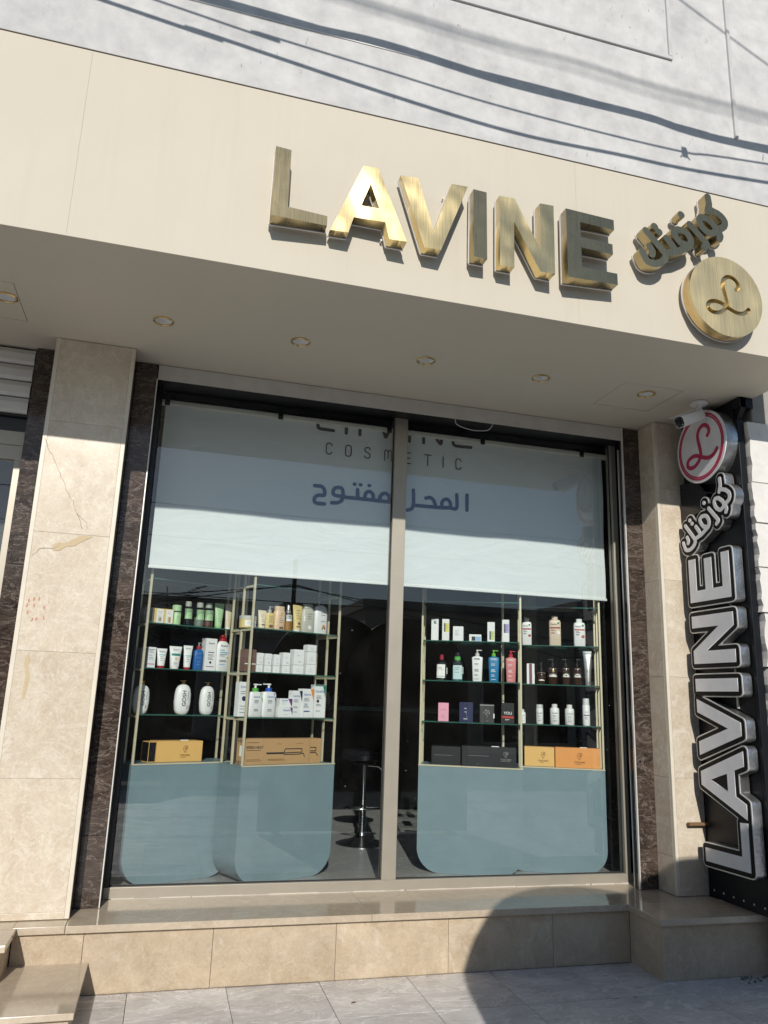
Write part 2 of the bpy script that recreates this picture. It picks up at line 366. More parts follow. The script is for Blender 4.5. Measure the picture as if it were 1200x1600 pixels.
# ------------------------------------------------------------------ ground
pave = boxo('pavement', (-14, -3.0, -.30, 16, 4.85, -.006), M_groove); tag(pave, 'grey stone tile pavement in front of the shop', kind='structure')
TS = .527; tme = {}
x0 = -.047
for i in range(-3, 11):
    for j in range(0, 6):
        X0 = x0+i*TS; Y1 = 4.846-j*TS
        dz = random.uniform(-.0012, .0012)
        MB().box(X0+.0018, Y1-TS+.0018, -.006, X0+TS-.0018, Y1-.0018, dz).build('paving_tile', M_tile, pave)
far = MB()
for (a, b, c_, d) in ((-14, -3.0, x0-3*TS-.002, 4.846), (x0+11*TS+.002, -3.0, 16, 4.846), (x0-3*TS+.001, -3.0, x0+11*TS-.001, 4.846-6*TS-.002)): far.box(a, b, -.0055, c_, d, 0)
far.build('far_paving', M_tile, pave)  # unseen paving, widened so sunlight bounces up to the soffit
kerb = boxo('kerb', (-14, -3.18, -.30, 16, -3.004, .0), M_rough, c=.012); tag(kerb, 'concrete kerb along the street side of the pavement', kind='structure')
road = boxo('road', (-60, -9.2, -.40, 60, -3.19, -.12), M_asphalt); tag(road, 'asphalt street behind the viewer', kind='structure')
gnd = boxo('ground', (-150, -160, -.6, 150, 60, -.41), M_rough); tag(gnd, 'bare ground around the street', kind='structure')
fp = boxo('far_pavement', (-60, -12.4, -.40, 60, -9.21, 0), M_rough); tag(fp, 'far pavement across the street', kind='structure')

def leaf(x, y, rz, sz, label):
    m = MB(); P = [(-1, 0), (-.5, .38), (.2, .42), (1, 0), (.2, -.36), (-.5, -.30)]
    vs = [(a*sz, b*sz, .002+.35*sz*(abs(b)+.15*a*a)) for a, b in P]+[(-.5*sz, 0, .003), (.2*sz, 0, .003)]
    m.add(vs, [(0, 6, 1), (1, 6, 7, 2), (2, 7, 3), (3, 7, 4), (4, 7, 6, 5), (5, 6, 0)])
    o = m.build('dry_leaf', flat('dry_leaf_brown', (.16, .085, .045), .8), None, fix=False); o.location = (x, y, .0015); o.rotation_euler = (0, 0, rz); tag(o, label, 'leaf', 'dry leaves on the pavement'); return o
leaf(1.135, 4.50, .4, .020, 'small dry brown leaf on a sunlit pavement tile'); leaf(2.72, 4.30, 1.9, .014, 'small dry leaf scrap on the shaded pavement')
rnd = random.Random(9); gr = MB()
for k in range(260):
    x = rnd.uniform(-.25, 3.03); y = 4.846-abs(rnd.gauss(0, .03)); q = rnd.uniform(.0008, .0028); gr.add([(x-q, y-q, .0015), (x+q, y-q, .0015), (x+q*.6, y+q, .0015), (x, y, .0015+q*1.2)], [(0, 1, 3), (1, 2, 3), (2, 0, 3)])
for k in range(120):
    x = rnd.uniform(3.55, 4.1); y = 4.48-abs(rnd.gauss(0, .05)); q = rnd.uniform(.002, .012); gr.add([(x-q, y-q, .001), (x+q, y-q, .001), (x+q*.6, y+q, .001), (x, y, .001+q*1.1)], [(0, 1, 3), (1, 2, 3), (2, 0, 3)])
tag(gr.build('grit', flat('dark_grit', (.16, .14, .12), .9), None, fix=False), 'grit and mortar crumbs along the foot of the plinth', kind='stuff')
fl = MB(); xx = -.26
while xx < 3.05:
    L = rnd.uniform(.02, .09); h_ = rnd.uniform(.001, .0045); fl.box(xx, 4.8465-rnd.uniform(.001, .004), .0006, min(xx+L, 3.049), 4.8497, h_); xx += L
tag(fl.build('dirt_line', flat('foot_dirt', (.24, .19, .14), .9)), 'dirty mortar line where the plinth meets the pavement', kind='stuff')

# ------------------------------------------------------------------ upper wall
uw = empty('concrete_wall', (0, 3.73, 4.885), label='smooth grey concrete wall above the beige canopy', cat='wall')
def child(o, parent):
    o.parent = parent; o.matrix_parent_inverse = Matrix.Translation(parent.location).inverted() if parent.rotation_euler.z == 0 else parent.matrix_world.inverted()
    return o
child(boxo('wall_face', (-9, 3.735, 4.889, 4.6, 4.0, 9.5), M_concrete), uw)
def bar(name, pts, w, t, mat, par, y=3.735):
    m = MB()
    for (a, b), (c, d) in zip(pts[:-1], pts[1:]):
        if abs(a-c) > abs(b-d): m.box(min(a, c)-w/2, y-t, b-w/2, max(a, c)+w/2, y-.0005, b+w/2)
        else: m.box(a-w/2, y-t-.001, min(b, d), a+w/2, y-.0005, max(b, d))
    return child(m.build(name, mat, par), par)
M_trunk = flat('pale_trunking', (.56, .56, .56), .5)
bar('cable_trunking', [(-4, 5.905), (2.912, 5.905)], .026, .014, M_trunk, uw)
bar('cable_trunking', [(2.912, 5.92), (2.912, 8.2)], .026, .014, M_trunk, uw)
bar('cable_trunking', [(3.395, 5.385), (3.395, 8.2)], .024, .016, M_trunk, uw)
bar('panel_joint', [(-9, 5.392), (1.13, 5.398)], .007, .005, M_strip, uw)

# ------------------------------------------------------------------ canopy: fascia, soffit with real openings for the lights
can = empty('canopy', (0, 3.71, 3.777), label='long beige panel canopy over the shopfront carrying the gold lettering', cat='canopy')
child(MB().box(-8, 3.71, 3.7805, -.6888, 3.76, 4.884, c=.0006).build('fascia_panel', M_paint, can), can)
child(MB().box(-.6882, 3.71, 3.7805, 2.1488, 3.76, 4.884, c=.0006).build('fascia_panel', M_paint, can), can)
child(MB().box(2.1494, 3.71, 3.7805, 3.87, 3.76, 4.884, c=.0006).build('fascia_panel', M_paint, can), can)
child(boxo('fascia_core', (-7.99, 3.762, 3.83, 3.865, 5.3, 4.87), M_paint), can)
child(boxo('top_flashing', (-8, 3.705, 4.8845, 3.872, 3.734, 4.8885), flat('dark_flashing', (.12, .10, .085), .6)), can)  # dark strip paints in the thin shadow line above the fascia
DL = [(-1.10, 4.49), (-.222, 4.49), (.618, 4.49), (1.457, 4.49), (2.29, 4.49), (3.119, 4.49)]
sof = fill_shape([[(-8, 3.7105), (3.869, 3.7105), (3.869, 5.30), (-8, 5.30)], [(-1.5, 4.302), (-1.03, 4.302), (-1.03, 4.779), (-1.5, 4.779)], [(2.866, 4.352), (3.326, 4.352), (3.326, 4.783), (2.866, 4.783)]] +
                 [circle(x, y, .0535, 32) for x, y in DL[1:5]], .02)
child(place(sof, 'soffit', M_paint, lambda a, b, z: (a, b, 3.790+z), can), can)
for (a, b, c_, d, q) in ((-1.496, 4.306, -1.034, 4.775, 0), (2.870, 4.356, 3.322, 4.779, 5)):
    ap = fill_shape([[(a, b), (c_, b), (c_, d), (a, d)], circle(*DL[q], .0535, 32)], .016)
    child(place(ap, 'access_panel', M_paint, lambda x, y, z: (x, y, 3.7885+z), can), can)
M_gold = flat('polished_gold', (.72, .52, .22), .18, 1)
M_refl = flat('silver_reflector', (.85, .85, .84), .25, .0)
M_lens = flat('frosted_lens', (.78, .79, .79), .2)
dls = ['leftmost recessed gold downlight, cut by the left edge, set in an access panel', 'recessed gold downlight above the left marble pillar', 'recessed gold downlight below the gold letter L', 'recessed gold downlight below the gold letters A and V', 'recessed gold downlight below the gold letters N and E', 'recessed gold downlight set in the access panel beside the security camera']
for (x, y), lab in zip(DL, dls):
    e = empty('downlight', (x, y, 3.777), label=lab, cat='downlight', group='gold downlights in the soffit')
    MB().lathe([(.0512, .010), (.0505, -.001), (.053, -.0045), (.057, -.005), (.062, -.002), (.063, .0025)], 32, cap=False).build('rim', M_gold, e, True)
    MB().lathe([(.051, .004), (.048, .02), (.038, .045), (.020, .055)], 32, cap=False).build('reflector', M_refl, e, True, fix=False)
    MB().lathe([(.030, .048), (.027, .036), (.016, .028), (1e-7, .025)], 24).build('bulb', M_lens, e, True)
# ------------------------------------------------------------------ pillars
def pillar(name, xa, xb, zs, label, back):
    p = empty(name, ((xa+xb)/2, 4.95, .351), label=label, cat='pillar')
    child(boxo('pillar_core', (xa+.02, 4.9745, .352, xb-.004, back, 3.776), flat('marble_grout', (.22, .18, .14), .8)), p)
    for z0, z1 in zip(zs[:-1], zs[1:]):
        dy = random.uniform(0, .0016)
        child(MB().box(xa+.0275, 4.950+dy, z0+.0006, xb-.0275, 4.974, z1-.0006, c=.0008).build('marble_slab', M_cream, p), p)
    return p
ZL = [.354, .39, 1.09, 1.80, 2.51, 3.22, 3.776]; ZR = [.354, .60, 1.12, 1.82, 2.53, 3.24, 3.776]
pl = pillar('marble_pillar', -.884, -.394, ZL, 'cream marble pillar left of the shop window with a cracked slab and red marks', 5.2)
for xa, xb in ((-.883, -.857), (-.421, -.395)): child(boxo('edge_strip', (xa, 4.950, .355, xb, 4.974, 3.776), flat('pale_edge_marble', (.72, .66, .55), .3), c=.002), pl)
for xa, xb in ((-.882, -.866), (-.412, -.396)): child(boxo('reveal_slab', (xa, 4.9745, .355, xb, 5.16, 3.776), M_brown), pl)
M_crack = flat('crack_fill', (.30, .235, .16), .8); M_ochre = flat('ochre_stain', (.55, .44, .27), .6); M_redink = flat('red_ink', (.58, .25, .19), .7)
def ribbon(name, pts, w, mat, par, y=4.9485):
    m = MB(); rnd = random.Random(3); P = []
    for (a, b), (c, d) in zip(pts[:-1], pts[1:]):
        for t in (0, .25, .5, .75): P.append((a+(c-a)*t+rnd.uniform(-.006, .006), b+(d-b)*t+rnd.uniform(-.004, .004)))
    P.append(pts[-1])
    for i in range(len(P)-1):
        (a, b), (c, d) = P[i], P[i+1]; L = math.hypot(c-a, d-b)+1e-9; nx, nz = -(d-b)/L*w/2, (c-a)/L*w/2; k = rnd.uniform(.5, 1.2)
        m.add([(a-nx*k, y, b-nz*k), (a+nx*k, y, b+nz*k), (c+nx*k, y, d+nz*k), (c-nx*k, y, d-nz*k)], [(0, 1, 2, 3)])
    return child(m.build(name, mat, par), par)
ribbon('crack', [(-.87, 3.105), (-.829, 3.018), (-.786, 2.94), (-.743, 2.862), (-.708, 2.784), (-.663, 2.719), (-.627, 2.637), (-.587, 2.548)], .0026, M_crack, pl)
ribbon('crack', [(-.845, 2.36), (-.80, 2.41), (-.72, 2.415), (-.70, 2.45)], .0022, M_crack, pl)
ribbon('crack', [(-.627, 2.637), (-.575, 2.60), (-.555, 2.55)], .002, M_crack, pl)
def blot(name, pts, mat, par, y=4.9488):
    me = fill_shape([smooth_path(pts+[pts[0]], 4)[:-1]], .0004); return child(place(me, name, mat, facing_y(y), par), par)
blot('stain', [(-.517, 2.503), (-.562, 2.478), (-.62, 2.436), (-.66, 2.432), (-.70, 2.402), (-.735, 2.405), (-.728, 2.445), (-.665, 2.455), (-.593, 2.50)], M_ochre, pl)
blot('stain', [(-.787, 1.79), (-.776, 1.74), (-.783, 1.713), (-.768, 1.649), (-.779, 1.533), (-.795, 1.55), (-.789, 1.659), (-.806, 1.731)], M_ochre, pl)
for (a, b) in [(-.829, 2.091), (-.802, 2.101), (-.774, 2.103), (-.835, 2.061), (-.797, 2.063), (-.741, 2.055), (-.827, 2.02), (-.797, 1.98), (-.775, 1.985), (-.735, 1.993)]:
    t = random.uniform(-.5, .5); dx, dz = .005*math.sin(t), .009*math.cos(t)
    blot('red_smudge', [(a-dx-.003, b-dz), (a-dx+.003, b-dz), (a+dx+.004, b+dz), (a+dx-.003, b+dz)], M_redink, pl)
pr = pillar('marble_pillar', 3.49, 3.743, ZR, 'narrow cream marble pillar behind the black and white hanging sign', 5.2)
child(boxo('edge_strip', (3.491, 4.950, .355, 3.5165, 4.978, 3.776), MC['pale_edge_marble'], c=.002), pr)
for z0, z1 in zip(ZR[:-1], ZR[1:]): child(boxo('marble_slab', (3.4905, 4.979, z0+.001, 3.513, 5.16, z1-.001), M_cream), pr)
child(boxo('infill_slab', (3.7135, 4.951, .355, 3.7425, 4.974, 3.776), M_cream), pr)
# ------------------------------------------------------------------ dark marble jambs
def jamb(xa, xb, zs, label, par_name='marble_jamb'):
    j = empty(par_name, ((xa+xb)/2, 5.16, .351), label=label, cat='jamb', group='dark brown marble jambs')
    for z0, z1 in zip(zs[:-1], zs[1:]): child(MB().box(xa, 5.16, z0+.001, xb, 5.21, z1-.001, c=.001).build('marble_slab', M_brown, j), j)
    return j
jl = jamb(-.394, -.257, [.354, .75, 2.155, 3.776], 'dark brown marble jamb between the cracked pillar and the shop window')
jr = jamb(3.345, 3.4895, [.354, .53, 1.52, 2.62, 3.776], 'dark brown marble jamb right of the shop window')
jo = jamb(-1.028, -.8845, [.354, 1.3, 2.33, 3.776], 'dark brown marble jamb left of the cracked pillar beside the neighbouring shop')
child(boxo('steel_trim', (-.2568, 5.155, .354, -.2505, 5.172, 3.67), M_strip), jl)
child(boxo('reveal', (-.2568, 5.173, .354, -.251, 5.36, 3.77), M_blackalu), jl)
child(boxo('steel_trim', (3.3355, 5.155, .354, 3.3445, 5.172, 3.776), M_strip), jr)
child(boxo('steel_trim', (3.352, 5.245, .354, 3.362, 5.255, 3.62), M_strip), jr)
child(boxo('reveal', (3.425, 5.256, .354, 3.44, 5.36, 3.77), M_blackalu), jr)
# ------------------------------------------------------------------ shop window
win = empty('shop_window', (1.55, 5.36, .351), label='large two pane shop window with champagne aluminium frame', cat='shop window')
YF, YB = 5.36, 5.44
child(boxo('bottom_rail', (-.2495, YF, .353, 3.4235, YB, .417), M_alu, c=.002), win)
child(boxo('mullion', (1.506, YF-.004, .4175, 1.606, YB, 3.70), M_alu, c=.002), win)
child(boxo('side_stile', (-.2495, YF, .4175, -.222, YB, 3.70), M_blackalu), win)  # black puts the jamb's shadow into this stile's colour
child(boxo('side_stile', (3.357, YF, .4175, 3.400, YB, 3.70), M_alu, c=.002), win)
child(boxo('black_channel', (3.4005, YF+.01, .4175, 3.4245, YB, 3.77), M_blackalu), win)
child(boxo('head_rail', (-.2495, YF+.002, 3.7005, 3.40, YB, 3.76), M_blackalu), win)  # black colour stands for the shade under the header
child(boxo('header_plate', (-.25, 5.16, 3.669, 3.335, 5.166, 3.7755), M_header), win)
child(boxo('header_back', (-.25, 5.168, 3.69, 3.40, 5.358, 3.7755), M_blackalu), win)
for xa, xb in ((-.2215, 1.5055), (1.6065, 3.3565)):
    g = MB().box(xa+.006, 5.396, .424, xb-.006, 5.404, 3.6995, 1); g.mi[2] = 0
    child(g.build('glass_pane', [M_glass, M_glass_clear], win), win)
    gk = MB(); 
    for b in ((xa, 5.388, .418, xb, 5.3955, .4245), (xa, 5.388, .4245, xa+.0065, 5.3955, 3.6995), (xb-.0065, 5.388, .4245, xb, 5.3955, 3.6995)): gk.box(*b)
    child(gk.build('gasket', M_rubber, win), win)
cau = MB(); rnd = random.Random(5); xx = -.2
while xx < 3.38:
    L = rnd.uniform(.03, .2); cau.box(xx, YF-.006*rnd.uniform(.4, 1.2), .3512, xx+L, YF+.001, .3512+.0045*rnd.uniform(.5, 1.4)); xx += L-.004+(rnd.uniform(0, .02) if rnd.random() < .15 else 0)
child(cau.build('sealant_bead', flat('old_sealant', (.62, .58, .52), .6), win), win)
# ------------------------------------------------------------------ plinth with sill
pln = empty('stone_plinth', (1.3, 4.85, 0), label='tan stone plinth with a polished sill under the shop window', cat='plinth')
child(boxo('plinth_core', (-5, 4.872, 0, 3.74, 5.6, .309), M_groove), pln)
for a, b in zip([-.66, -.30, .39, 1.10, 1.80, 2.50], [-.30, .39, 1.10, 1.80, 2.50, 3.05]):
    child(MB().box(a+.0012, 4.85+random.uniform(0, .0012), .001, b-.0012, 4.871, .3125, c=.001).build('stone_slab', M_plinth, pln), pln)
for a, b in zip([-.398, 1.306, 2.947], [1.306, 2.947, 3.3]):
    child(MB().box(a+.0008, 4.820, .313, (b if b < 3 else 3.742)-.0008, 5.50, .351, c=.002).build('sill_slab', M_sill, pln), pln)
child(MB().box(-.66, 4.823, .313, -.4, 5.20, .3505, c=.002).build('sill_slab', M_sill, pln), pln)
child(MB().box(-4, 4.8203, .313, -.6605, 5.236, .3503, c=.002).build('sill_slab', M_sill, pln), pln)
blk = empty('stone_block', (3.4, 4.5, 0), label='low tan stone block with polished slab below the hanging sign', cat='plinth')
child(boxo('block_face', (3.05, 4.50, .001, 3.90, 4.519, .3125), M_plinth, c=.001), blk)
child(boxo('block_side', (3.05, 4.5195, .001, 3.069, 4.8495, .3125), M_plinth, c=.001), blk)
child(MB().box(3.02, 4.462, .3135, 3.90, 4.8195, .3514, c=.0025).build('top_slab', M_sill, blk), blk)
child(boxo('block_core', (3.07, 4.52, 0, 3.9, 4.849, .312), M_groove), blk)
stp = empty('stone_step', (-1.4, 4.5, 0), label='tan stone step at the foot of the plinth in the lower left corner', cat='step')
child(boxo('riser', (-3, 4.195, .001, -.285, 4.849, .130), M_plinth, c=.001), stp)
child(MB().box(-3, 4.158, .1305, -.262, 4.8495, .160, c=.0025).build('tread', M_sill, stp), stp)
st2 = empty('stone_step', (-1.6, 4.6, .16), label='upper stone step of the neighbouring shop at the left edge', cat='step')
child(boxo('riser', (-3, 4.55, .1605, -.665, 4.8495, .318), M_plinth, c=.001), st2)
child(MB().box(-3, 4.52, .3185, -.64, 4.8195, .3508, c=.0025).build('tread', M_sill, st2), st2)
# ------------------------------------------------------------------ neighbouring shop on the left
nb = empty('neighbour_shopfront', (-2, 5.25, .35), label='neighbouring shopfront with beige frame and dark glass at the left edge', cat='shop window')
child(boxo('stile', (-1.082, 5.24, .36, -1.03, 5.30, 3.02), M_alu, c=.002), nb)
child(boxo('head_rail', (-4, 5.24, 3.0205, -1.03, 5.30, 3.115), M_alu, c=.002), nb)
child(boxo('head_rail', (-4, 5.238, 3.1175, -1.03, 5.30, 3.21), M_alu, c=.002), nb)
child(boxo('bottom_rail', (-4, 5.24, .353, -1.083, 5.30, .45), M_alu), nb)
g = MB().box(-4, 5.262, .451, -1.083, 5.27, 3.02, 1); g.mi[2] = 0; child(g.build('glass_pane', [M_glass, M_glass_clear], nb), nb)
child(boxo('shutter_back', (-4, 5.205, 3.305, -1.036, 5.235, 3.7755), M_blackalu), nb)
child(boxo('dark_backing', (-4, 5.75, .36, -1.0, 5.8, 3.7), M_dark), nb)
child(boxo('box_head', (-4, 5.24, 3.2105, -1.03, 5.34, 3.3), M_blackalu), nb)
sh = empty('roller_shutter', (-2, 5.2, 3.3), label='white rolled shutter slats under the soffit at the left edge', cat='shutter')
for k in range(4):
    z0 = 3.318+k*.113
    child(MB().prism([(5.175, z0), (5.165, z0+.02), (5.165, z0+.07), (5.185, z0+.105), (5.20, z0+.1085), (5.20, z0)], 'x', -4, -1.037).build('slat', flat('white_slat', (.66, .65, .62), .45), sh), sh)
# ------------------------------------------------------------------ rough neighbour wall on the right
rw = empty('block_wall', (4.6, 4.3, 0), label='white plastered rough block wall at the right edge behind the black sign post', cat='wall')
rnd = random.Random(11); zs = [0, .4, .8, 1.15, 1.5, 1.88, 2.24, 2.55, 2.86, 3.15, 3.60]
for z0, z1 in zip(zs[:-1], zs[1:]):
    xl = 3.792+rnd.uniform(-.004, .012); poly = []
    n = 7
    for k in range(n+1): poly.append((xl+rnd.uniform(0, .022), z0+.005+(z1-z0-.010)*k/n))
    poly += [(4.62+rnd.uniform(-.1, .1), z1-.004), (4.62, z0+.004)]
    child(MB().prism(poly, 'y', 4.30+rnd.uniform(-.006, .006), 4.40).build('block', M_white_plaster, rw), rw)
    child(MB().box(4.73, 4.30, z0+.004, 6.5, 4.40, z1-.004).build('block', M_white_plaster, rw), rw)
child(boxo('wall_core', (3.895, 4.33, 0, 6.5, 4.9, 3.60), M_rough), rw)
rub = MB(); 
for k in range(60):
    z = rnd.uniform(.3, 3.55); s = rnd.uniform(.008, .026); x = 3.805+rnd.uniform(0, .03); y = 4.345+rnd.uniform(0, .05)
    rub.box(x, y, z, x+s, y+s, z+s*rnd.uniform(.8, 1.6))
child(tag(rub.build('mortar_crumb', M_rough, rw), kind='stuff'), rw)
child(boxo('lintel', (3.872, 4.33, 3.605, 6.5, 5.2, 4.7), M_rough, c=.01), rw)

# ------------------------------------------------------------------ gold fascia letters
Lz0, Lz1 = 4.022, 4.458
LET = {
 'L': ([[(.298, Lz0+.008), (.598, Lz0+.020), (.598, Lz0+.080), (.382, Lz0+.080), (.382, Lz1), (.298, Lz1)]], 7.0, -4.0, 'leftmost'),
 'A': ([[(.617, Lz0+.004), (.717, Lz0+.006), (.742, 4.126), (.916, 4.126), (.941, Lz0+.004), (1.041, Lz0+.004), (.868, Lz1), (.784, Lz1)], [(.780, 4.205), (.828, 4.352), (.880, 4.205)]], -5.5, -1.0, ''),
 'V': ([[(1.002, Lz1), (1.104, Lz1), (1.197, 4.132), (1.300, Lz1), (1.396, Lz1), (1.241, Lz0), (1.145, Lz0)]], -5.5, -2.5, ''),
 'I': ([[(1.434, Lz0-.002), (1.517, Lz0-.002), (1.517, Lz1), (1.434, Lz1)]], 5.0, -3.0, ''),
 'N': ([[(1.598, Lz0-.018), (1.686, Lz0-.018), (1.686, 4.30), (1.845, Lz0-.018), (1.936, Lz0-.018), (1.936, Lz1-.004), (1.850, Lz1-.004), (1.850, 4.145), (1.690, Lz1-.002), (1.598, Lz1-.002)]], -4.0, -1.0, ''),
 'E': ([[(2.018, Lz0-.022), (2.350, Lz0-.004), (2.350, Lz0+.070), (2.112, Lz0+.064), (2.112, 4.216), (2.328, 4.216), (2.328, 4.286), (2.112, 4.286), (2.112, 4.388), (2.346, 4.388), (2.346, Lz1), (2.018, Lz1)]], 4.0, -3.0, 'rightmost'),
}
glab = {'L': 'gold metal letter L coloured dark for its street reflection at the left end of the fascia lettering', 'A': 'shining gold metal letter A with a bright sun glint on the fascia', 'V': 'gold metal letter V with a glint on its top left tip', 'I': 'narrow gold letter I coloured dark for its street reflection between V and N on the fascia', 'N': 'gold metal letter N between I and E on the fascia', 'E': 'gold metal letter E coloured dark for its street reflection at the right end of the fascia lettering'}
def clean_mesh(me, y0):
    pass
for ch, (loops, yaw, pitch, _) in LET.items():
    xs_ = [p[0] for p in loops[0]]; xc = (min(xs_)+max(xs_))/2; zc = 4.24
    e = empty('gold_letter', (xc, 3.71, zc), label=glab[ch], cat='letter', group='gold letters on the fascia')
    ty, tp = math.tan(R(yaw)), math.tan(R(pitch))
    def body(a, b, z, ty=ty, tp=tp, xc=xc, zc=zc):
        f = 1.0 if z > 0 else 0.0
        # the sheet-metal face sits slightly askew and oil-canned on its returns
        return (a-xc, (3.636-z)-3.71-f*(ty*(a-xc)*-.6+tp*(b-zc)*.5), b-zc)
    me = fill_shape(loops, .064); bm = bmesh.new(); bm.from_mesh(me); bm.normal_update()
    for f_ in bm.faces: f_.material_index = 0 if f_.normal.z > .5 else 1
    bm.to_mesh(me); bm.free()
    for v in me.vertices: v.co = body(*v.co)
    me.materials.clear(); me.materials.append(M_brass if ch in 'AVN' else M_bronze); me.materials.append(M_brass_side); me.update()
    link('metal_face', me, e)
    xs, ys, X, Y = grid(min(xs_)-.03, max(xs_)+.03, 3.97, 4.49, .006)
    F = sdf_poly(X, Y, loops[0])
    for h in loops[1:]: F = np.maximum(F, -sdf_poly(X, Y, h))
    me = fill_shape(contours(F-.004, xs, ys), .010)
    place(me, 'acrylic_back', M_acryl, lambda a, b, z, xc=xc, zc=zc: (a-xc, 3.676-z-3.71, b-zc), e)
    me = fill_shape([loops[0]], .001); bpy.data.meshes.remove(me)
    for q in (loops[0][0], loops[0][len(loops[0])//2]):
        qx, qz = xc+(q[0]-xc)*.8, zc+(q[1]-zc)*.8
        MB().tube([(qx-xc, 3.681-3.71, qz-zc), (qx-xc, -.0005, qz-zc)], .006, 8).build('standoff', M_strip, e)
# Arabic word in strokes (shared by both signs)
STROKES = [[(-4.4458, 3.1953), (-4.444, 3.1476), (-4.4587, 3.1019)], [(-4.434, 3.1144), (-4.3865, 3.0953), (-4.3576, 3.0603), (-4.3645, 3.0251), (-4.3959, 3.0049), (-4.4197, 2.9966)], [(-4.4698, 3.059), (-4.433, 3.0277), (-4.4202, 2.9921), (-4.4589, 2.9694), (-4.5031, 2.9973), (-4.5179, 3.0385), (-4.5034, 3.061), (-4.4698, 3.059)], [(-4.4162, 2.9982), (-4.3965, 2.9682), (-4.4056, 2.9426)], [(-4.5809, 3.0081), (-4.5162, 2.9346), (-4.4893, 2.9008), (-4.5083, 2.8792)], [(-4.6285, 3.0599), (-4.6259, 3.0573)], [(-4.659, 2.9658), (-4.6137, 2.9597), (-4.5865, 2.9168), (-4.5975, 2.8765), (-4.6344, 2.8556), (-4.6718, 2.8345), (-4.7157, 2.8238), (-4.7496, 2.8111)], [(-4.659, 2.9658), (-4.6849, 2.9425), (-4.6522, 2.8901), (-4.6009, 2.8772)], [(-4.7334, 2.9044), (-4.698, 2.8587), (-4.6937, 2.8292)], [(-4.7991, 2.9654), (-4.7963, 2.9628)], [(-4.7758, 2.936), (-4.7731, 2.9335)], [(-4.8532, 2.9338), (-4.7792, 2.8457), (-4.75, 2.8063), (-4.7643, 2.7705), (-4.8108, 2.745), (-4.8623, 2.754), (-4.8861, 2.8072)], [(-4.839, 2.8425), (-4.8265, 2.8158), (-4.832, 2.7973)]]
AFF = ((1.1853, .0875), (-.0635, 1.1604), (8.4958, 1.4438))
FS = [smooth_path([(a*AFF[0][0]+b*AFF[1][0]+AFF[2][0], a*AFF[0][1]+b*AFF[1][1]+AFF[2][1]) for a, b in s]) for s in STROKES]
def strokes_sdf(X, Y, S):
    F = np.full(X.shape, 1e9)
    for s in S: F = np.minimum(F, sdf_stroke(X, Y, s))
    return F
xs, ys, X, Y = grid(2.42, 3.24, 4.10, 4.86, .0045); F = strokes_sdf(X, Y, FS)
ar = empty('gold_word', (2.82, 3.71, 4.46), label='gold Arabic word coloured dark for its street reflection, slanting upward at the right of the fascia', cat='letters')
wl = contours(F-.0235, xs, ys); me = fill_shape(wl, .066); bm = bmesh.new(); bm.from_mesh(me); bm.normal_update()
for f_ in bm.faces: f_.material_index = 0 if f_.normal.z > .5 else 1
bm.to_mesh(me); bm.free()
for v in me.vertices: v.co = (v.co.x-2.82, 3.635-v.co.z-3.71, v.co.y-4.46)
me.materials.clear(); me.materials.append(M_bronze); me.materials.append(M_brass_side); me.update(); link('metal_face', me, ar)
place(fill_shape(contours(F-.0275, xs, ys), .010), 'acrylic_back', M_acryl, lambda a, b, z: (a-2.82, 3.675-z-3.71, b-4.46), ar)
for s in FS:
    q = s[len(s)//2]; MB().tube([(q[0]-2.82, 3.680-3.71, q[1]-4.46), (q[0]-2.82, -.0005, q[1]-4.46)], .006, 8).build('standoff', M_strip, ar)
# round emblem
EMB = [(.304, .23), (.376, .316), (.362, .43), (.274, .526), (.143, .566), (.017, .522), (-.073, .416), (-.095, .262), (-.05, .05), (-.011, -.135), (-.015, -.256), (-.107, -.387), (-.272, -.487), (-.456, -.496), (-.578, -.407), (-.55, -.275), (-.391, -.198), (-.19, -.208), (.05, -.319), (.287, -.4), (.497, -.366), (.645, -.24)]
dc = (3.107, 4.078, .268)
EP = smooth_path([(x*.93, y*.93) for x, y in EMB])
em = empty('round_emblem', (dc[0], 3.71, dc[1]), label='round gold disc emblem with engraved script L at the right end of the fascia', cat='emblem')
xs, ys, X, Y = grid(-.9, .9, -.9, .9, .016); F = sdf_stroke(X, Y, EP)-.052
hol = [[(x*dc[2], y*dc[2]) for x, y in lp] for lp in contours(F, xs, ys, .002)]
me = fill_shape([circle(0, 0, dc[2], 96)]+hol, .030); bm = bmesh.new(); bm.from_mesh(me); bm.normal_update()
for f_ in bm.faces: f_.material_index = 0 if f_.normal.z > .5 else 1
bm.to_mesh(me); bm.free()
for v in me.vertices: v.co = (v.co.x, 3.617-v.co.z-3.71-(.030*v.co.x*-1), v.co.y)
me.materials.clear(); me.materials.append(M_disc); me.materials.append(M_brass_side); me.update(); link('disc_face', me, em)
place(fill_shape([circle(0, 0, dc[2]-.0005, 96)], .044), 'disc_back', M_brass_side, lambda a, b, z: (a, 3.645-z-3.71, b), em)
place(fill_shape([circle(0, 0, dc[2]+.004, 96)], .008), 'acrylic_back', M_acryl, lambda a, b, z: (a, 3.673-z-3.71, b), em)
for k in range(4): MB().tube([(.2*math.cos(k*1.57+.7), -.033, .2*math.sin(k*1.57+.7)), (.2*math.cos(k*1.57+.7), -.0005, .2*math.sin(k*1.57+.7))], .007, 8).build('standoff', M_strip, em)

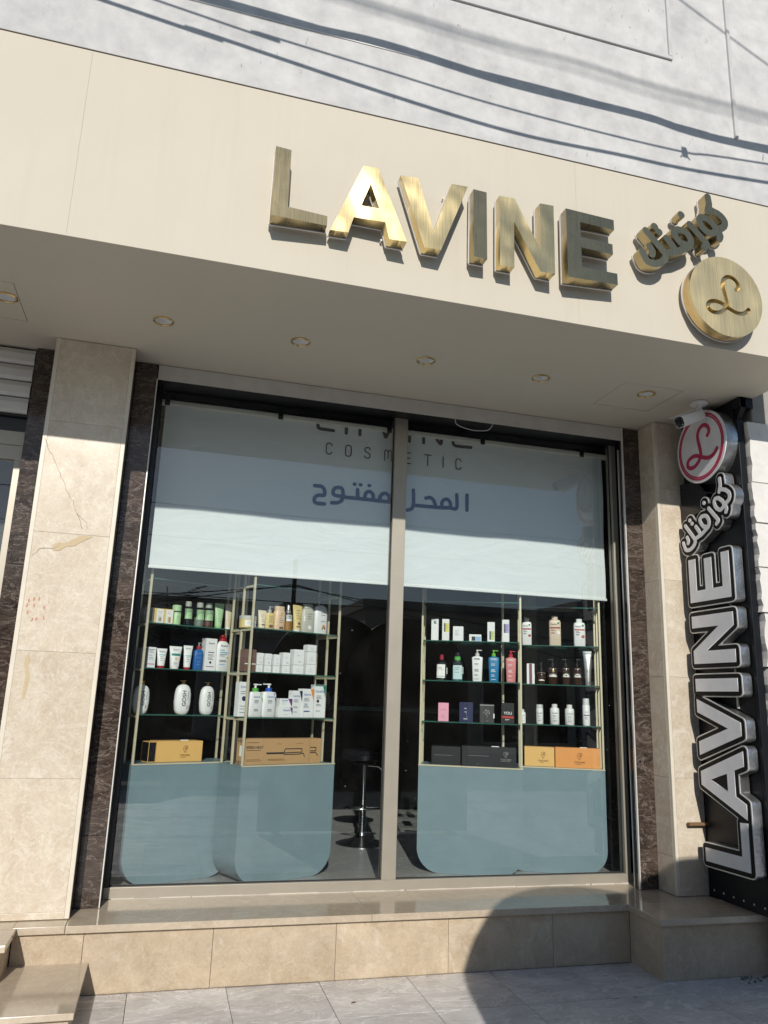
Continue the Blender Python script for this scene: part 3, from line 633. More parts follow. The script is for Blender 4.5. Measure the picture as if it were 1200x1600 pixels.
# ------------------------------------------------------------------ hanging sign on the right
hs = empty('hanging_sign', (3.745, 4.65, .351), label='tall black side sign with white letters reading upward beside the right pillar', cat='sign')
H = lambda o: child(o, hs)
H(boxo('back_panel', (3.745, 4.372, .3535, 3.757, 4.949, 3.775), M_blackpanel))
H(boxo('front_post', (3.7452, 4.335, .3525, 3.800, 4.3705, 3.62), M_blackpanel, c=.003))
H(MB().prism([(4.30, 3.776), (4.95, 3.776), (4.95, 3.70), (4.60, 3.68), (4.371, 3.60), (4.30, 3.70)], 'x', 3.758, 3.80).build('top_bracket', M_blackpanel))
H(boxo('top_plate', (3.745, 4.30, 3.7, 3.86, 4.37, 3.775), M_blackpanel))
H(MB().prism([(4.94, 3.28), (4.74, 3.26), (4.64, 3.14), (4.72, 3.02), (4.94, 2.98)], 'x', 3.69, 3.744).build('power_box', M_black))
for k in range(6): H(MB().lathe([(1e-6, 0), (.006, .001), (.007, .004), (1e-6, .005)], 10).build('screw', M_strip, None)).matrix_parent_inverse = Matrix.Translation(-Vector(hs.location)) @ Matrix.Translation((3.745, 4.42+k*.095, .40)) @ Matrix.Rotation(-math.pi/2, 4, 'Y')
YT, YBm = 4.841, 4.411
def a_(y): return -y
w = .072
PE = [(a_(YT), 2.350), (a_(YBm), 2.350), (a_(YBm), 2.671), (a_(4.488), 2.671), (a_(4.488), 2.432), (a_(4.592), 2.432), (a_(4.592), 2.655), (a_(4.668), 2.655), (a_(4.668), 2.432), (a_(4.765), 2.432), (a_(4.765), 2.668), (a_(YT), 2.668)]
PN = [(a_(YT), 1.912), (a_(YBm), 1.912), (a_(YBm), 2.000), (a_(4.70), 2.000), (a_(YBm), 2.160), (a_(YBm), 2.251), (a_(YT), 2.251), (a_(YT), 2.166), (a_(4.56), 2.166), (a_(YT), 2.004)]
PI = [(a_(YT), 1.720), (a_(YBm), 1.720), (a_(YBm), 1.808), (a_(YT), 1.808)]
PV = [(a_(YT), 1.669), (a_(YBm), 1.520), (a_(YBm), 1.437), (a_(YT), 1.286), (a_(YT), 1.378), (a_(4.535), 1.478), (a_(YT), 1.577)]
PA = [(a_(YT), 1.090), (a_(YT), 1.179), (a_(YBm), 1.341), (a_(YBm), 1.246), (a_(4.505), 1.214), (a_(4.505), 1.052), (a_(YBm), 1.014), (a_(YBm), .919)]
PAh = [(a_(4.575), 1.187), (a_(4.575), 1.075), (a_(4.745), 1.133)]
PL = [(a_(YT), .598), (a_(YBm), .606), (a_(YBm), .900), (a_(4.482), .895), (a_(4.482), .690), (a_(YT), .684)]
def channel(name, polys, holes, white_polys, lab):
    P = [p for pl_ in polys for p in pl_]; x0_, x1_ = min(p[0] for p in P)-.06, max(p[0] for p in P)+.06; y0_, y1_ = min(p[1] for p in P)-.06, max(p[1] for p in P)+.06
    xs, ys, X, Y = grid(x0_, x1_, y0_, y1_, .005); F = np.full(X.shape, 1e9)
    for p in polys: F = np.minimum(F, sdf_poly(X, Y, p))
    build_channel(F, xs, ys, [p for p in white_polys], holes, lab)
def build_channel(F, xs, ys, whites, holes, lab, rw_=.0, e0=.029, e1=.036):
    par = H(empty('channel_letter'))
    if lab: par['label'] = lab
    me = fill_shape(contours(F-e1, xs, ys), .070); place(me, 'metal_return', M_tin, facing_x(3.699), par)
    me = fill_shape(contours(F-e1-.0012, xs, ys), .006); place(me, 'silver_edge', M_edge, facing_x(3.6605), par)
    me = fill_shape(contours(F-e0, xs, ys), .004); place(me, 'black_border', M_border, facing_x(3.6568), par)
    loops = ([*whites] + holes) if whites else contours(F-rw_, xs, ys)
    me = fill_shape(loops, .004); place(me, 'white_face', M_opal, facing_x(3.6527), par)
channel('E', [PE], [], [PE], 'white block letter E at the top of the sign')
channel('N', [PN], [], [PN], 'white block letter N of the sign')
channel('I', [PI], [], [PI], 'white block letter I of the sign')
channel('V', [PV], [], [PV], 'white block letter V of the sign')
channel('AL', [PA, PL], [PAh], [PA, PL], 'joined white block letters L and A at the foot of the sign')
xs, ys, X, Y = grid(-4.97, -4.27, 2.66, 3.28, .0045); F = strokes_sdf(X, Y, [smooth_path(s) for s in STROKES])
build_channel(F, xs, ys, None, [], 'white slanting Arabic word of the sign', .0145, .038, .045)
for z in (2.30, 1.86, 1.70, .98): H(boxo('letter_bracket', (3.7345, 4.52, z-.09, 3.7448, 4.535, z+.05), M_strip))
H(boxo('brown_bracket', (3.585, 4.905, .812, 3.744, 4.935, .830), flat('rusty_wood', (.22, .12, .06), .7)))
# roundel
rc = (4.609, 3.484, .27)
ro = H(empty('roundel'))
place(fill_shape([circle(-rc[0], rc[1], rc[2], 96)], .094), 'metal_return', M_tin, facing_x(3.697), ro)
place(fill_shape([circle(-rc[0], rc[1], rc[2]+.002, 96)], .008), 'white_disc', M_opal, facing_x(3.646), ro)
place(fill_shape([circle(-rc[0], rc[1], rc[2]*.935, 96), circle(-rc[0], rc[1], rc[2]*.885, 96)], .002), 'red_ring', M_red, facing_x(3.6408), ro)
place(fill_shape([circle(-rc[0], rc[1], rc[2]*.872, 96), circle(-rc[0], rc[1], rc[2]*.83, 96)], .002), 'red_ring', M_red, facing_x(3.6408), ro)
xs, ys, X, Y = grid(-.9, .9, -.9, .9, .016); F = sdf_stroke(X, Y, smooth_path(EMB))-.056
place(fill_shape([[(-rc[0]+x*rc[2], rc[1]+y*rc[2]) for x, y in lp] for lp in contours(F, xs, ys, .002)], .002), 'script_letter', M_red, facing_x(3.6405), ro)
# ------------------------------------------------------------------ security camera
cc = empty('security_camera', (3.565, 4.50, 3.777), label='white bullet security camera hanging from the soffit above the round red sign', cat='camera')
MB().lathe([(.062, -.0005), (.062, -.012), (.052, -.020), (.03, -.026), (1e-6, -.027)], 28).build('mount_plate', M_white, cc, True)
MB().tube([(0, 0, -.02), (0, 0, -.06), (.012, .004, -.085)], .020, 14).build('mount_arm', M_white, cc, True)
d = Vector((-.225, -.045, -.105)); L = d.length; q = d.to_track_quat('Z', 'Y')
bo = MB().loft([(0, .030, .030, 3), (.012, .040, .040, 3.5), (L*.72, .044, .044, 3.5), (L*.97, .044, .044, 3.5), (L, .042, .042, 3.5)], 32).build('camera_body', M_white, cc, True)
bo.location = (.02, .006, -.085); bo.rotation_mode = 'QUATERNION'; bo.rotation_quaternion = q
fb = MB().loft([(L+.0005, .038, .038, 3.5), (L+.004, .036, .036, 3.5)], 32); fb.lathe([(.018, L+.004), (.018, L+.010), (.013, L+.012), (1e-6, L+.0125)], 20)
f2 = fb.build('lens_face', M_black, cc, True); f2.location = bo.location; f2.rotation_mode = 'QUATERNION'; f2.rotation_quaternion = q
for a, b in ((-.024, -.024), (.024, -.024)):
    f3 = MB().lathe([(.004, L+.0045), (.004, L+.006)], 8, a, b).build('infrared_lamp', M_lens, cc); f3.location = bo.location; f3.rotation_mode = 'QUATERNION'; f3.rotation_quaternion = q
hd = MB().box(-.046, .0445, L*.25, .046, .050, L+.022, c=.002).build('sun_hood', M_white, cc); hd.location = bo.location; hd.rotation_mode = 'QUATERNION'; hd.rotation_quaternion = q

# ------------------------------------------------------------------ roller blind with print
bl = empty('roller_blind', (1.57, 5.46, 3.6), label='pale roller blind banner with shop name and blue Arabic line behind both panes', cat='blind')
K = lambda o: child(o, bl)
NX, NZ = 220, 48; m = MB(); rnd = random.Random(2)
def wav(x, z): return .006*math.sin(x*5.1+z*1.3)+.004*math.sin(x*13+1.7+z*3)*(z-2.4)+.0022*math.sin(x*31+z*7)*max(0, z-3.2)/.4+.0035*math.sin(z*9+x*2)*max(0, (x-2.6))*2
X0, X1, Z0, Z1 = -.19, 3.332, 2.425, 3.60
vs = [(X0+(X1-X0)*i/NX, 5.46+wav(X0+(X1-X0)*i/NX, Z0+(Z1-Z0)*j/NZ), Z0+(Z1-Z0)*j/NZ) for j in range(NZ+1) for i in range(NX+1)]
m.add(vs, [(j*(NX+1)+i, j*(NX+1)+i+1, (j+1)*(NX+1)+i+1, (j+1)*(NX+1)+i) for j in range(NZ) for i in range(NX)])
fo = m.build('fabric', M_blind, bl, True); child(fo, bl)
K(MB().box(X0-.004, 5.452, 2.412, X1+.004, 5.470, 2.432, c=.004).build('hem_bar', flat('white_hem', (.76, .79, .775), .5)))
K(boxo('head_tube', (X0-.03, 5.425, 3.598, X1+.05, 5.475, 3.632), flat('cream_rail', (.82, .78, .68), .4), c=.006))
for x in (-.18, .635, 1.476, 2.248, 3.126): K(boxo('clip', (x-.018, 5.415, 3.585, x+.018, 5.4245, 3.645), M_blackalu, c=.003))
K(boxo('mounting_rail', (X0-.03, 5.442, 3.655, X1+.05, 5.52, 3.70), M_blackalu))
def print_strokes(name, S, r, mat, box_, hgrid=.0035, clip=None, step=True):
    xs, ys, X, Y = grid(*box_, hgrid); F = strokes_sdf(X, Y, S)-r
    if clip is not None: F = np.maximum(F, Y-clip)
    me = fill_shape(contours(F, xs, ys), .0008)
    return K(place(me, name, mat, lambda a, b, z: (a, 5.4565-.0006-z+wav(a, b)-.001, b), bl))
NAVY = flat('navy_print', (.010, .022, .115), .7, spec=.1); INK = flat('dark_print', (.018, .022, .03), .6)
AR = [[(2.135, 3.169), (2.135, 3.046)], [(2.049, 3.163), (2.049, 3.052), (1.993, 3.051), (1.938, 3.046)], [(1.996, 3.051), (1.997, 3.088), (1.974, 3.116), (1.943, 3.11), (1.925, 3.081), (1.932, 3.046)], [(1.795, 3.108), (1.831, 3.116), (1.862, 3.093), (1.879, 3.043)], [(1.944, 3.045), (1.714, 3.042)], [(1.694, 3.162), (1.697, 3.058), (1.685, 3.016), (1.655, 3.0), (1.632, 2.999)], [(1.5, 3.046), (1.499, 3.085), (1.476, 3.109), (1.445, 3.103), (1.426, 3.078), (1.422, 3.045)], [(1.5, 3.046), (1.151, 3.050)], [(1.374, 3.052), (1.372, 3.09), (1.347, 3.111), (1.32, 3.102), (1.309, 3.072), (1.312, 3.052)], [(1.339, 3.157), (1.342, 3.158)], [(1.252, 3.118), (1.255, 3.06)], [(1.226, 3.157), (1.229, 3.158)], [(1.272, 3.157), (1.275, 3.157)], [(1.14, 3.052), (1.077, 3.057), (1.065, 3.087), (1.082, 3.114), (1.116, 3.12), (1.137, 3.106), (1.143, 3.06), (1.132, 3.019), (1.102, 3.001), (1.059, 2.997)], [(.925, 3.115), (.972, 3.115), (.998, 3.094), (1.001, 3.05), (.959, 3.045), (.932, 3.028), (.93, 2.995), (.951, 2.982), (1.005, 2.982)]]
AR = [smooth_path(s, 4) if len(s) > 3 else s for s in AR]
print_strokes('arabic_print', AR, .0138, NAVY, (.89, 2.17, 2.95, 3.2), .0034)
def rr(cx, w_, z0, z1, r=.016):
    return w_, z0, z1
cz0, cz1 = 3.371, 3.457; w2 = .022
def Cc(x): return [(x+w2, cz1-.018), (x+w2-.006, cz1-.004), (x+w2-.016, cz1), (x-w2+.016, cz1), (x-w2+.004, cz1-.006), (x-w2, cz1-.018), (x-w2, cz0+.018), (x-w2+.004, cz0+.006), (x-w2+.016, cz0), (x+w2-.016, cz0), (x+w2-.006, cz0+.004), (x+w2, cz0+.018)]
COS = [Cc(1.018), Cc(1.167)+[(1.167+w2, cz1-.018)], [(1.315+w2, cz1-.016), (1.315+w2-.008, cz1-.002), (1.315-.008, cz1), (1.315-w2+.004, cz1-.008), (1.315-w2, cz1-.022), (1.315-w2+.008, 3.42), (1.315+w2-.008, 3.41), (1.315+w2, cz0+.024), (1.315+w2-.004, cz0+.008), (1.315+.008, cz0), (1.315-w2+.008, cz0+.002), (1.315-w2, cz0+.016)],
       [(1.452, cz0), (1.452, cz1-.012), (1.460, cz1), (1.474, cz1-.004), (1.480, cz1-.02), (1.480, cz0+.02)], [(1.480, cz1-.02), (1.486, cz1-.004), (1.500, cz1), (1.508, cz1-.012), (1.508, cz0)],
       [(1.665, cz1), (1.628, cz1), (1.628, cz0), (1.665, cz0)], [(1.628, 3.414), (1.66, 3.414)], [(1.775, cz1), (1.831, cz1)], [(1.803, cz1), (1.803, cz0)], [(1.932, cz1), (1.932, cz0)], Cc(2.061)]
for grp in ([0], [1], [2], [3, 4], [5, 6], [7, 8], [9], [10]):
    S = [COS[k] for k in grp]; xm = [p[0] for q in S for p in q]
    print_strokes('letter_print', S, .0042, INK, (min(xm)-.02, max(xm)+.02, 3.35, 3.48), .0028)
LV = [[(.922, 3.70), (.922, 3.585), (.927, 3.568), (.942, 3.561), (1.046, 3.561)], [(1.144, 3.552), (1.144, 3.7)], [(1.250, 3.552), (1.250, 3.7)], [(1.40, 3.7), (1.452, 3.562), (1.462, 3.562), (1.512, 3.7)], [(1.652, 3.552), (1.652, 3.7)], [(1.766, 3.552), (1.766, 3.7)], [(1.80, 3.7), (1.895, 3.570), (1.908, 3.562), (1.915, 3.57), (1.915, 3.7)], [(2.012, 3.70), (2.012, 3.59), (2.018, 3.57), (2.034, 3.562), (2.163, 3.562)]]
for q in LV:
    xm = [p[0] for p in q]; print_strokes('letter_print', [q], .0125, INK, (min(xm)-.03, max(xm)+.03, 3.5, 3.61), .0035, clip=3.598)
wi = MB().tube(smooth_path([(1.925, 5.185, 3.675), (1.951, 5.20, 3.637), (2.071, 5.20, 3.611), (2.198, 5.20, 3.627), (2.235, 5.185, 3.675)], 6), .0026, 6).build('loose_cable', M_white, None, True)
tag(wi, 'short white loose cable sagging under the header of the right pane', 'cable')
# ------------------------------------------------------------------ interior
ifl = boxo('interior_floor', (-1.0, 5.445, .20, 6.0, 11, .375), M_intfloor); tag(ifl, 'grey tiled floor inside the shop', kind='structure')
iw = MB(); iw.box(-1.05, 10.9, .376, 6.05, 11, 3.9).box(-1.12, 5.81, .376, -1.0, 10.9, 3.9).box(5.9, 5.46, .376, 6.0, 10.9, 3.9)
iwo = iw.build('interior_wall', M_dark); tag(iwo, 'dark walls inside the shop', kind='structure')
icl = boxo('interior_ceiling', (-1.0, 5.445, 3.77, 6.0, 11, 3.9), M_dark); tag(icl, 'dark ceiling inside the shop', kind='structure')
dk = empty('reception_desk', (2.2, 9.0, .375), label='dark reception desk deep inside the shop between the shelves', cat='desk')
child(boxo('desk_front', (.6, 8.9, .376, 3.6, 9.5, 1.45), M_black, c=.01), dk); child(boxo('desk_top', (.55, 8.85, 1.4505, 3.65, 9.55, 1.50), flat('teal_top', (.08, .16, .15), .3), c=.006), dk)
for k in range(5):
    b = MB().lathe([(.03, 0), (.032, .01), (.032, .09), (.02, .11), (.018, .14), (1e-6, .141)], 12).build('bottle', M_white, None, True, (1.55+.09*k, 9.0, 1.5005))
    tag(b, ('leftmost', 'second from left', 'middle', 'second from right', 'rightmost')[k]+' small white bottle on the dark desk inside the shop', 'bottle', 'white bottles on the desk inside')
rk = empty('wall_rack', (4.6, 9.6, .375), label='tall added rack behind the right shelves, beige upright standing in for sun patches', cat='rack')
for x, mt in ((3.95, M_post), (4.35, M_dark), (4.75, M_cab), (4.90, M_cab)): child(boxo('upright', (x, 8.2, .376, x+.13 if x < 4 else x+.08, 8.26, 3.2), mt), rk)  # beige upright stands in for sun patches inside the room
for z in (1.2, 1.9, 2.6): child(boxo('rack_shelf', (3.9, 8.262, z, 5.2, 8.5, z+.03), M_dark), rk)
bs = empty('bar_stool', (1.742, 6.86, .375), label='chrome bar stool with round base seen between the shelf units', cat='stool')
MB().lathe([(.225, .0005), (.225, .010), (.19, .022), (.10, .045), (.045, .075), (.035, .10)], 40).build('base', M_chrome, bs, True)
MB().lathe([(.030, .09), (.030, .36), (.021, .362), (.021, .66)], 24).build('pole', M_chrome, bs, True)
pts = [(.17*math.cos(a), .02+.15*math.sin(a), .30) for a in np.linspace(-2.9, -.24, 18)]; pts = [(0, 0, .30)]+pts+[(0, 0, .30)]
MB().tube(pts, .010, 10).build('footrest', M_chrome, bs, True)
MB().lathe([(.09, .655), (.10, .67), (.045, .675), (.20, .70), (.21, .74), (.18, .775), (1e-6, .78)], 32).build('seat', M_black, bs, True)
MB().tube([(.03, -.02, .645), (.12, -.04, .64), (.16, -.05, .60)], .006, 8).build('height_lever', M_chrome, bs, True)
# ------------------------------------------------------------------ display units
UN = {1: (-.163, 5.523, R(24.5)), 2: (.543, 5.479, R(24.5)), 3: (1.898, 5.783, R(-22.4)), 4: (2.578, 5.777, R(-22.4))}
W, D = .757, .285; SZ = [1.125, 1.438, 1.744, 2.048, 2.354]
ulab = {1: 'blue grey display unit with gold posts at the left side of the window', 2: 'blue grey display unit holding the long curling iron box', 3: 'blue grey display unit just right of the mullion with black boxes on top', 4: 'blue grey display unit at the right side of the window with two orange boxes'}
def make_unit(k):
    x, y, a = UN[k]; u = empty('display_unit', (x, y, .375), a, ulab[k], 'display shelf', 'display units behind the glass'); return u
def fill_unit(u):
    z = .375; pts = []; r = .17
    for ang in np.linspace(180, 270, 12): pts.append((-.008+r+r*math.cos(R(ang)), r+r*math.sin(R(ang))+.001))
    for ang in np.linspace(270, 360, 12): pts.append((W+.008-r+r*math.cos(R(ang)), r+r*math.sin(R(ang))+.001))
    pts += [(W+.008, .740), (-.008, .740)]
    MB().prism(pts, 'y', -.010, D+.012).build('cabinet', M_cab, u)
    MB().box(-.009, -.012, .7405, W+.009, D+.014, .7495, c=.002).build('counter_top', M_cab, u)
    e = MB().box(-.010, -.0135, .742, W+.010, -.0122, .7515); e.build('top_trim', M_post, u)
    for i in range(2):
        for v in (0, D/2, D):
            xx = 0 if i == 0 else W
            MB().box(xx-.0075, v-.0075, .750, xx+.0075, v+.0075, 2.42, c=.0015).build('post', M_post, u)
    for zz in SZ:
        h = zz-z
        for xx in (.0, W):
            MB().box(xx-.006, .008, h-.020, xx+.006, D-.008, h-.0045).build('side_rail', M_post, u)
        if zz > 1.2:
            g = MB().box(.0085, -.004, h-.004, W-.0085, D-.008, h+.004, 1); g.mi[1] = 0; g.mi[0] = 2
            g.build('glass_shelf', [M_shelfglass, M_glassedge, M_glass_clear], u)
u1 = make_unit(1); fill_unit(u1)
def copy_tree(root, new):
    for ch in root.children:
        c = ch.copy(); C.objects.link(c); c.parent = new
for k in (2, 3, 4): copy_tree(u1, make_unit(k))
# ------------------------------------------------------------------ goods on the shelves
DIM = {'a1':(1,3,0.035,0.069,0.106),'a2':(1,3,0.112,0.069,0.105),'a3':(1,3,0.183,0.07,0.106),'a4':(1,3,0.254,0.067,0.144),'a5':(1,3,0.341,0.066,0.179),'a6':(1,3,0.434,0.072,0.18),'a7':(1,3,0.505,0.074,0.184),'a8':(1,3,0.584,0.076,0.191),'a9':(1,3,0.661,0.062,0.193),'b1':(1,2,0.031,0.049,0.132),'b2':(1,2,0.086,0.061,0.139),'b3':(1,2,0.168,0.073,0.136),'b4':(1,2,0.272,0.094,0.158),'b5':(1,2,0.363,0.069,0.169),'b6':(1,2,0.445,0.067,0.197),'b7':(1,2,0.534,0.088,0.23),'b8':(1,2,0.639,0.113,0.265),'c1':(1,1,0.058,0.109,0.215),'c2':(1,1,0.361,0.119,0.231),'c3':(1,1,0.549,0.112,0.225),'d1':(1,0,0.359,0.401,0.136),'e1':(2,3,0.035,0.121,0.086),'e2':(2,3,0.129,0.071,0.134),'e3':(2,3,0.193,0.069,0.172),'e4':(2,3,0.278,0.09,0.177),'e5':(2,3,0.357,0.065,0.197),'e6':(2,3,0.434,0.087,0.202),'e7':(2,3,0.528,0.111,0.216),'e8':(2,3,0.645,0.121,0.222),'f1':(2,2,0.046,0.092,0.153),'f2':(2,2,0.127,0.068,0.133),'f3':(2,2,0.196,0.07,0.132),'f4':(2,2,0.269,0.07,0.13),'f5':(2,2,0.35,0.083,0.148),'f6':(2,2,0.456,0.117,0.177),'f7':(2,2,0.568,0.109,0.217),'g1':(2,1,0.016,0.084,0.233),'g2':(2,1,0.116,0.114,0.225),'g3':(2,1,0.226,0.115,0.23),'g4':(2,1,0.366,0.102,0.129),'g5':(2,1,0.363,0.121,0.067),'g6':(2,1,0.459,0.088,0.187),'g7':(2,1,0.554,0.102,0.203),'g8':(2,1,0.664,0.097,0.236),'h1':(2,0,0.345,0.640,0.17),'i1':(3,3,0.092,0.057,0.171),'i2':(3,3,0.178,0.055,0.171),'i3':(3,3,0.277,0.081,0.116),'i4':(3,3,0.41,0.095,0.056),'i5':(3,3,0.534,0.057,0.155),'i6':(3,3,0.648,0.054,0.176),'j1':(3,2,0.149,0.085,0.198),'j2':(3,2,0.273,0.086,0.217),'j3':(3,2,0.427,0.085,0.244),'j4':(3,2,0.554,0.085,0.244),'j5':(3,2,0.686,0.082,0.241),'k1':(3,1,0.168,0.08,0.136),'k2':(3,1,0.345,0.104,0.146),'k3':(3,1,0.5,0.109,0.137),'k4':(3,1,0.662,0.096,0.151),'l1':(3,0,0.194,0.22,0.131),'l2':(3,0,0.517,0.405,0.142),'m1':(4,3,0.194,0.077,0.218),'m2':(4,3,0.419,0.093,0.242),'m3':(4,3,0.612,0.091,0.222),'n1':(4,2,0.219,0.061,0.159),'n2':(4,2,0.306,0.061,0.176),'n3':(4,2,0.396,0.078,0.203),'n4':(4,2,0.5,0.065,0.206),'n5':(4,2,0.589,0.065,0.208),'n6':(4,2,0.67,0.07,0.271),'o1':(4,1,0.151,0.057,0.108),'o2':(4,1,0.288,0.056,0.149),'o3':(4,1,0.406,0.072,0.156),'o4':(4,1,0.522,0.072,0.155),'o5':(4,1,0.65,0.057,0.207),'p1':(4,0,0.279,0.23,0.143),'p2':(4,0,0.568,0.339,0.147)}
GRP = {(1, 3): 'toners and boxes on the top left shelf', (1, 2): 'creams on the second left shelf', (1, 1): 'white oval bottles', (2, 3): 'body care on the top shelf left of the mullion', (2, 2): 'small cartons on the middle shelf', (2, 1): 'skin care on the lower shelf', (3, 3): 'white cartons right of the mullion', (3, 2): 'lotions right of the mullion', (3, 1): 'perfume boxes', (4, 3): 'body lotions at the right', (4, 2): 'amber bottles and tube at the right', (4, 1): 'white hair care bottles'}
def surf_none(x, z): return 0.0
def decals(root, dec, w_, h_, surf, z0=0.0):
    """print on the front of a pack; coordinates are fractions of its width and height"""
    by = {}
    for it in dec:
        k, mt = it[0], it[-1]
        b = by.setdefault(mt.name, (mt, MB()))[1]
        def pt(x, y, off=.0008): X_ = (x-.5)*w_; Z_ = z0+y*h_; return (X_, surf(X_, Z_)-off, Z_)
        if k == 'r':
            _, a, c, a1, c1, _m = it; n = 1 if surf is surf_none else 8
            for i in range(n):
                p, q = a+(a1-a)*i/n, a+(a1-a)*(i+1)/n
                b.add([pt(p, c), pt(q, c), pt(q, c1), pt(p, c1)], [(0, 1, 2, 3)])
        elif k == 'p': b.add([pt(x, y, .0011 if surf is surf_none else .0035) for x, y in it[1]], [tuple(range(len(it[1])))])
        elif k == 'l':
            _, a, a1, ys_, _m = it; rd = random.Random(len(ys_)*7+int(a*100))
            for y in ys_:
                e_ = a+(a1-a)*rd.uniform(.55, 1); n = 1 if surf is surf_none else 6
                for i in range(n):
                    p, q = a+(e_-a)*i/n, a+(e_-a)*(i+1)/n; b.add([pt(p, y-.007, .0014), pt(q, y-.007, .0014), pt(q, y+.007, .0014), pt(p, y+.007, .0014)], [(0, 1, 2, 3)])
        elif k == 't':
            _, s_, x, y, th, _m = it[:6]; me = text_mesh(s_, th*h_); rot = len(it) > 6
            vs = []
            for v in me.vertices:
                vx, vz = v.co.x, v.co.y
                X_ = (x-.5)*w_+vx; Z_ = z0+y*h_+vz; vs.append((X_, surf(X_, Z_)-.0016, Z_))
            b.add(vs, [tuple(p.vertices) for p in me.polygons]); bpy.data.meshes.remove(me)
        elif k == 'v':
            _, s_, x, y, th, _m = it; me = text_mesh(s_, th*w_); vs = []
            for v in me.vertices:
                X_ = (x-.5)*w_-v.co.y; Z_ = z0+y*h_+v.co.x; vs.append((X_, surf(X_, Z_)-.0016, Z_))
            b.add(vs, [tuple(p.vertices) for p in me.polygons]); bpy.data.meshes.remove(me)
        elif k == 'o':
            _, x, y, r_, _m = it; n = 20; b.add([pt(x+r_*math.cos(2*math.pi*i/n), y+r_*w_/h_*math.sin(2*math.pi*i/n), .0013) for i in range(n)], [tuple(range(n))])
        elif k == 's':                                   # line drawing
            _, P_, tw, _m = it
            for (x, y), (x1, y1) in zip(P_[:-1], P_[1:]):
                dx, dy = (x1-x)*w_, (y1-y)*h_; L_ = math.hypot(dx, dy)+1e-9; ox, oy = -dy/L_*tw/w_/2, dx/L_*tw/h_/2
                b.add([pt(x-ox, y-oy, .0012), pt(x1-ox, y1-oy, .0012), pt(x1+ox, y1+oy, .0012), pt(x+ox, y+oy, .0012)], [(0, 1, 2, 3)])
    for mt, b in by.values(): b.build('print', mt, root, fix=False)
def spot(key, v, dz=.0):
    u, s, uu, w_, h_ = DIM[key]; x, y, a = UN[u]; z = SZ[s]+(.0045 if s else .0005)+dz
    j_ = random.Random(key).uniform(-.07, .07) if s else random.Random(key).uniform(-.02, .02)
    return (x+math.cos(a)*uu-math.sin(a)*v, y+math.sin(a)*uu+math.cos(a)*v, z), a+j_, w_, h_, GRP.get((u, s))
def carton(key, c, label, dec=(), depth=None, name='carton', cat='box', front=.07, dz=0, hh=None, w=None, turn=0.0, side=None, grp=True):
    u, s, uu, w_, h_ = DIM[key]; w_ = w or w_; h_ = hh or h_; dp = depth or max(.05, min(.09, w_*.85))
    loc, a, _, _, g_ = spot(key, front+dp/2, dz)
    r_ = empty(name, loc, a+turn, label, cat, g_ if grp else None)
    b = MB().box(-w_/2, -dp/2, 0, w_/2, dp/2, h_, c=.0012)
    b.build('pack', c, r_)
    fl = MB().box(-w_/2+.002, -dp/2+.002, h_+.0002, w_/2-.002, dp/2-.002, h_+.0012); fl.build('lid_flap', side or c, r_)
    if dec: decals(r_, dec, w_, h_, lambda x, z: -dp/2)
    return r_
def section(secs, z):
    for s0, s1 in zip(secs[:-1], secs[1:]):
        if s0[0] <= z <= s1[0]:
            t = (z-s0[0])/(s1[0]-s0[0]+1e-9); return [s0[i]+(s1[i]-s0[i])*t for i in range(4)]
    return list(secs[-1] if z > secs[-1][0] else secs[0])
def mk_surf(secs):
    def f(x, z):
        _, hw, hd, e = section(secs, z); q = min(.999, abs(x)/max(hw, 1e-6)); return -hd*(1-q**e)**(1/e)
    return f
def bottle(key, secs, body, label, dec=(), cap=None, name='bottle', cat='bottle', front=.07, liquid=None):
    """secs are in fractions: z of height, half width of w/2, half depth of w/2"""
    u, s, uu, w_, h_ = DIM[key]; S = [(z*h_, hw*w_/2, hd*w_/2, e) for z, hw, hd, e in secs]; hd = max(q[2] for q in S)
    loc, a, _, _, g_ = spot(key, front+hd); r_ = empty(name, loc, a, label, cat, g_)
    MB().loft(S).build('body', body, r_, True)
    if liquid:
        mt, zz = liquid; L_ = [(min(z, zz*h_), x*.96, y*.96, e) for z, x, y, e in S if z < zz*h_]+[(zz*h_, *[q*.96 for q in section(S, zz*h_)[1:3]], section(S, zz*h_)[3])]
        L_[0] = (.001, *L_[0][1:]); MB().loft(L_).build('liquid', mt, r_, True)
    if cap:
        for nm, q, mt in cap: MB().loft([(z*h_, hw*w_/2, hd_*w_/2, e) for z, hw, hd_, e in q]).build(nm, mt, r_, True)
    if dec: decals(r_, dec, w_, h_, mk_surf(S))
    return r_, w_, h_
def pump(r_, w_, h_, z0, z1, cm, hm, neck=.34, noz=1):
    """collar, stem and head with nozzle between fractions z0..z1"""
    hz = z1-z0
    MB().lathe([(neck*w_/2, z0*h_), (neck*w_/2, (z0+hz*.42)*h_), (neck*w_/2*.8, (z0+hz*.46)*h_)], 20).build('collar', cm, r_, True)
    MB().lathe([(neck*w_*.18, (z0+hz*.46)*h_), (neck*w_*.18, (z0+hz*.82)*h_)], 12).build('stem', hm, r_, True)
    q = w_*.10
    m_ = MB().box(-q, -q*.9, (z0+hz*.80)*h_, q, q*.9, z1*h_, c=.0015); m_.box(noz*q*.4 if noz > 0 else -w_*.42, -q*.5, (z0+hz*.84)*h_, w_*.42 if noz > 0 else q*-.4, q*.5, (z1-hz*.03)*h_, c=.001)
    m_.build('pump_head', hm, r_)
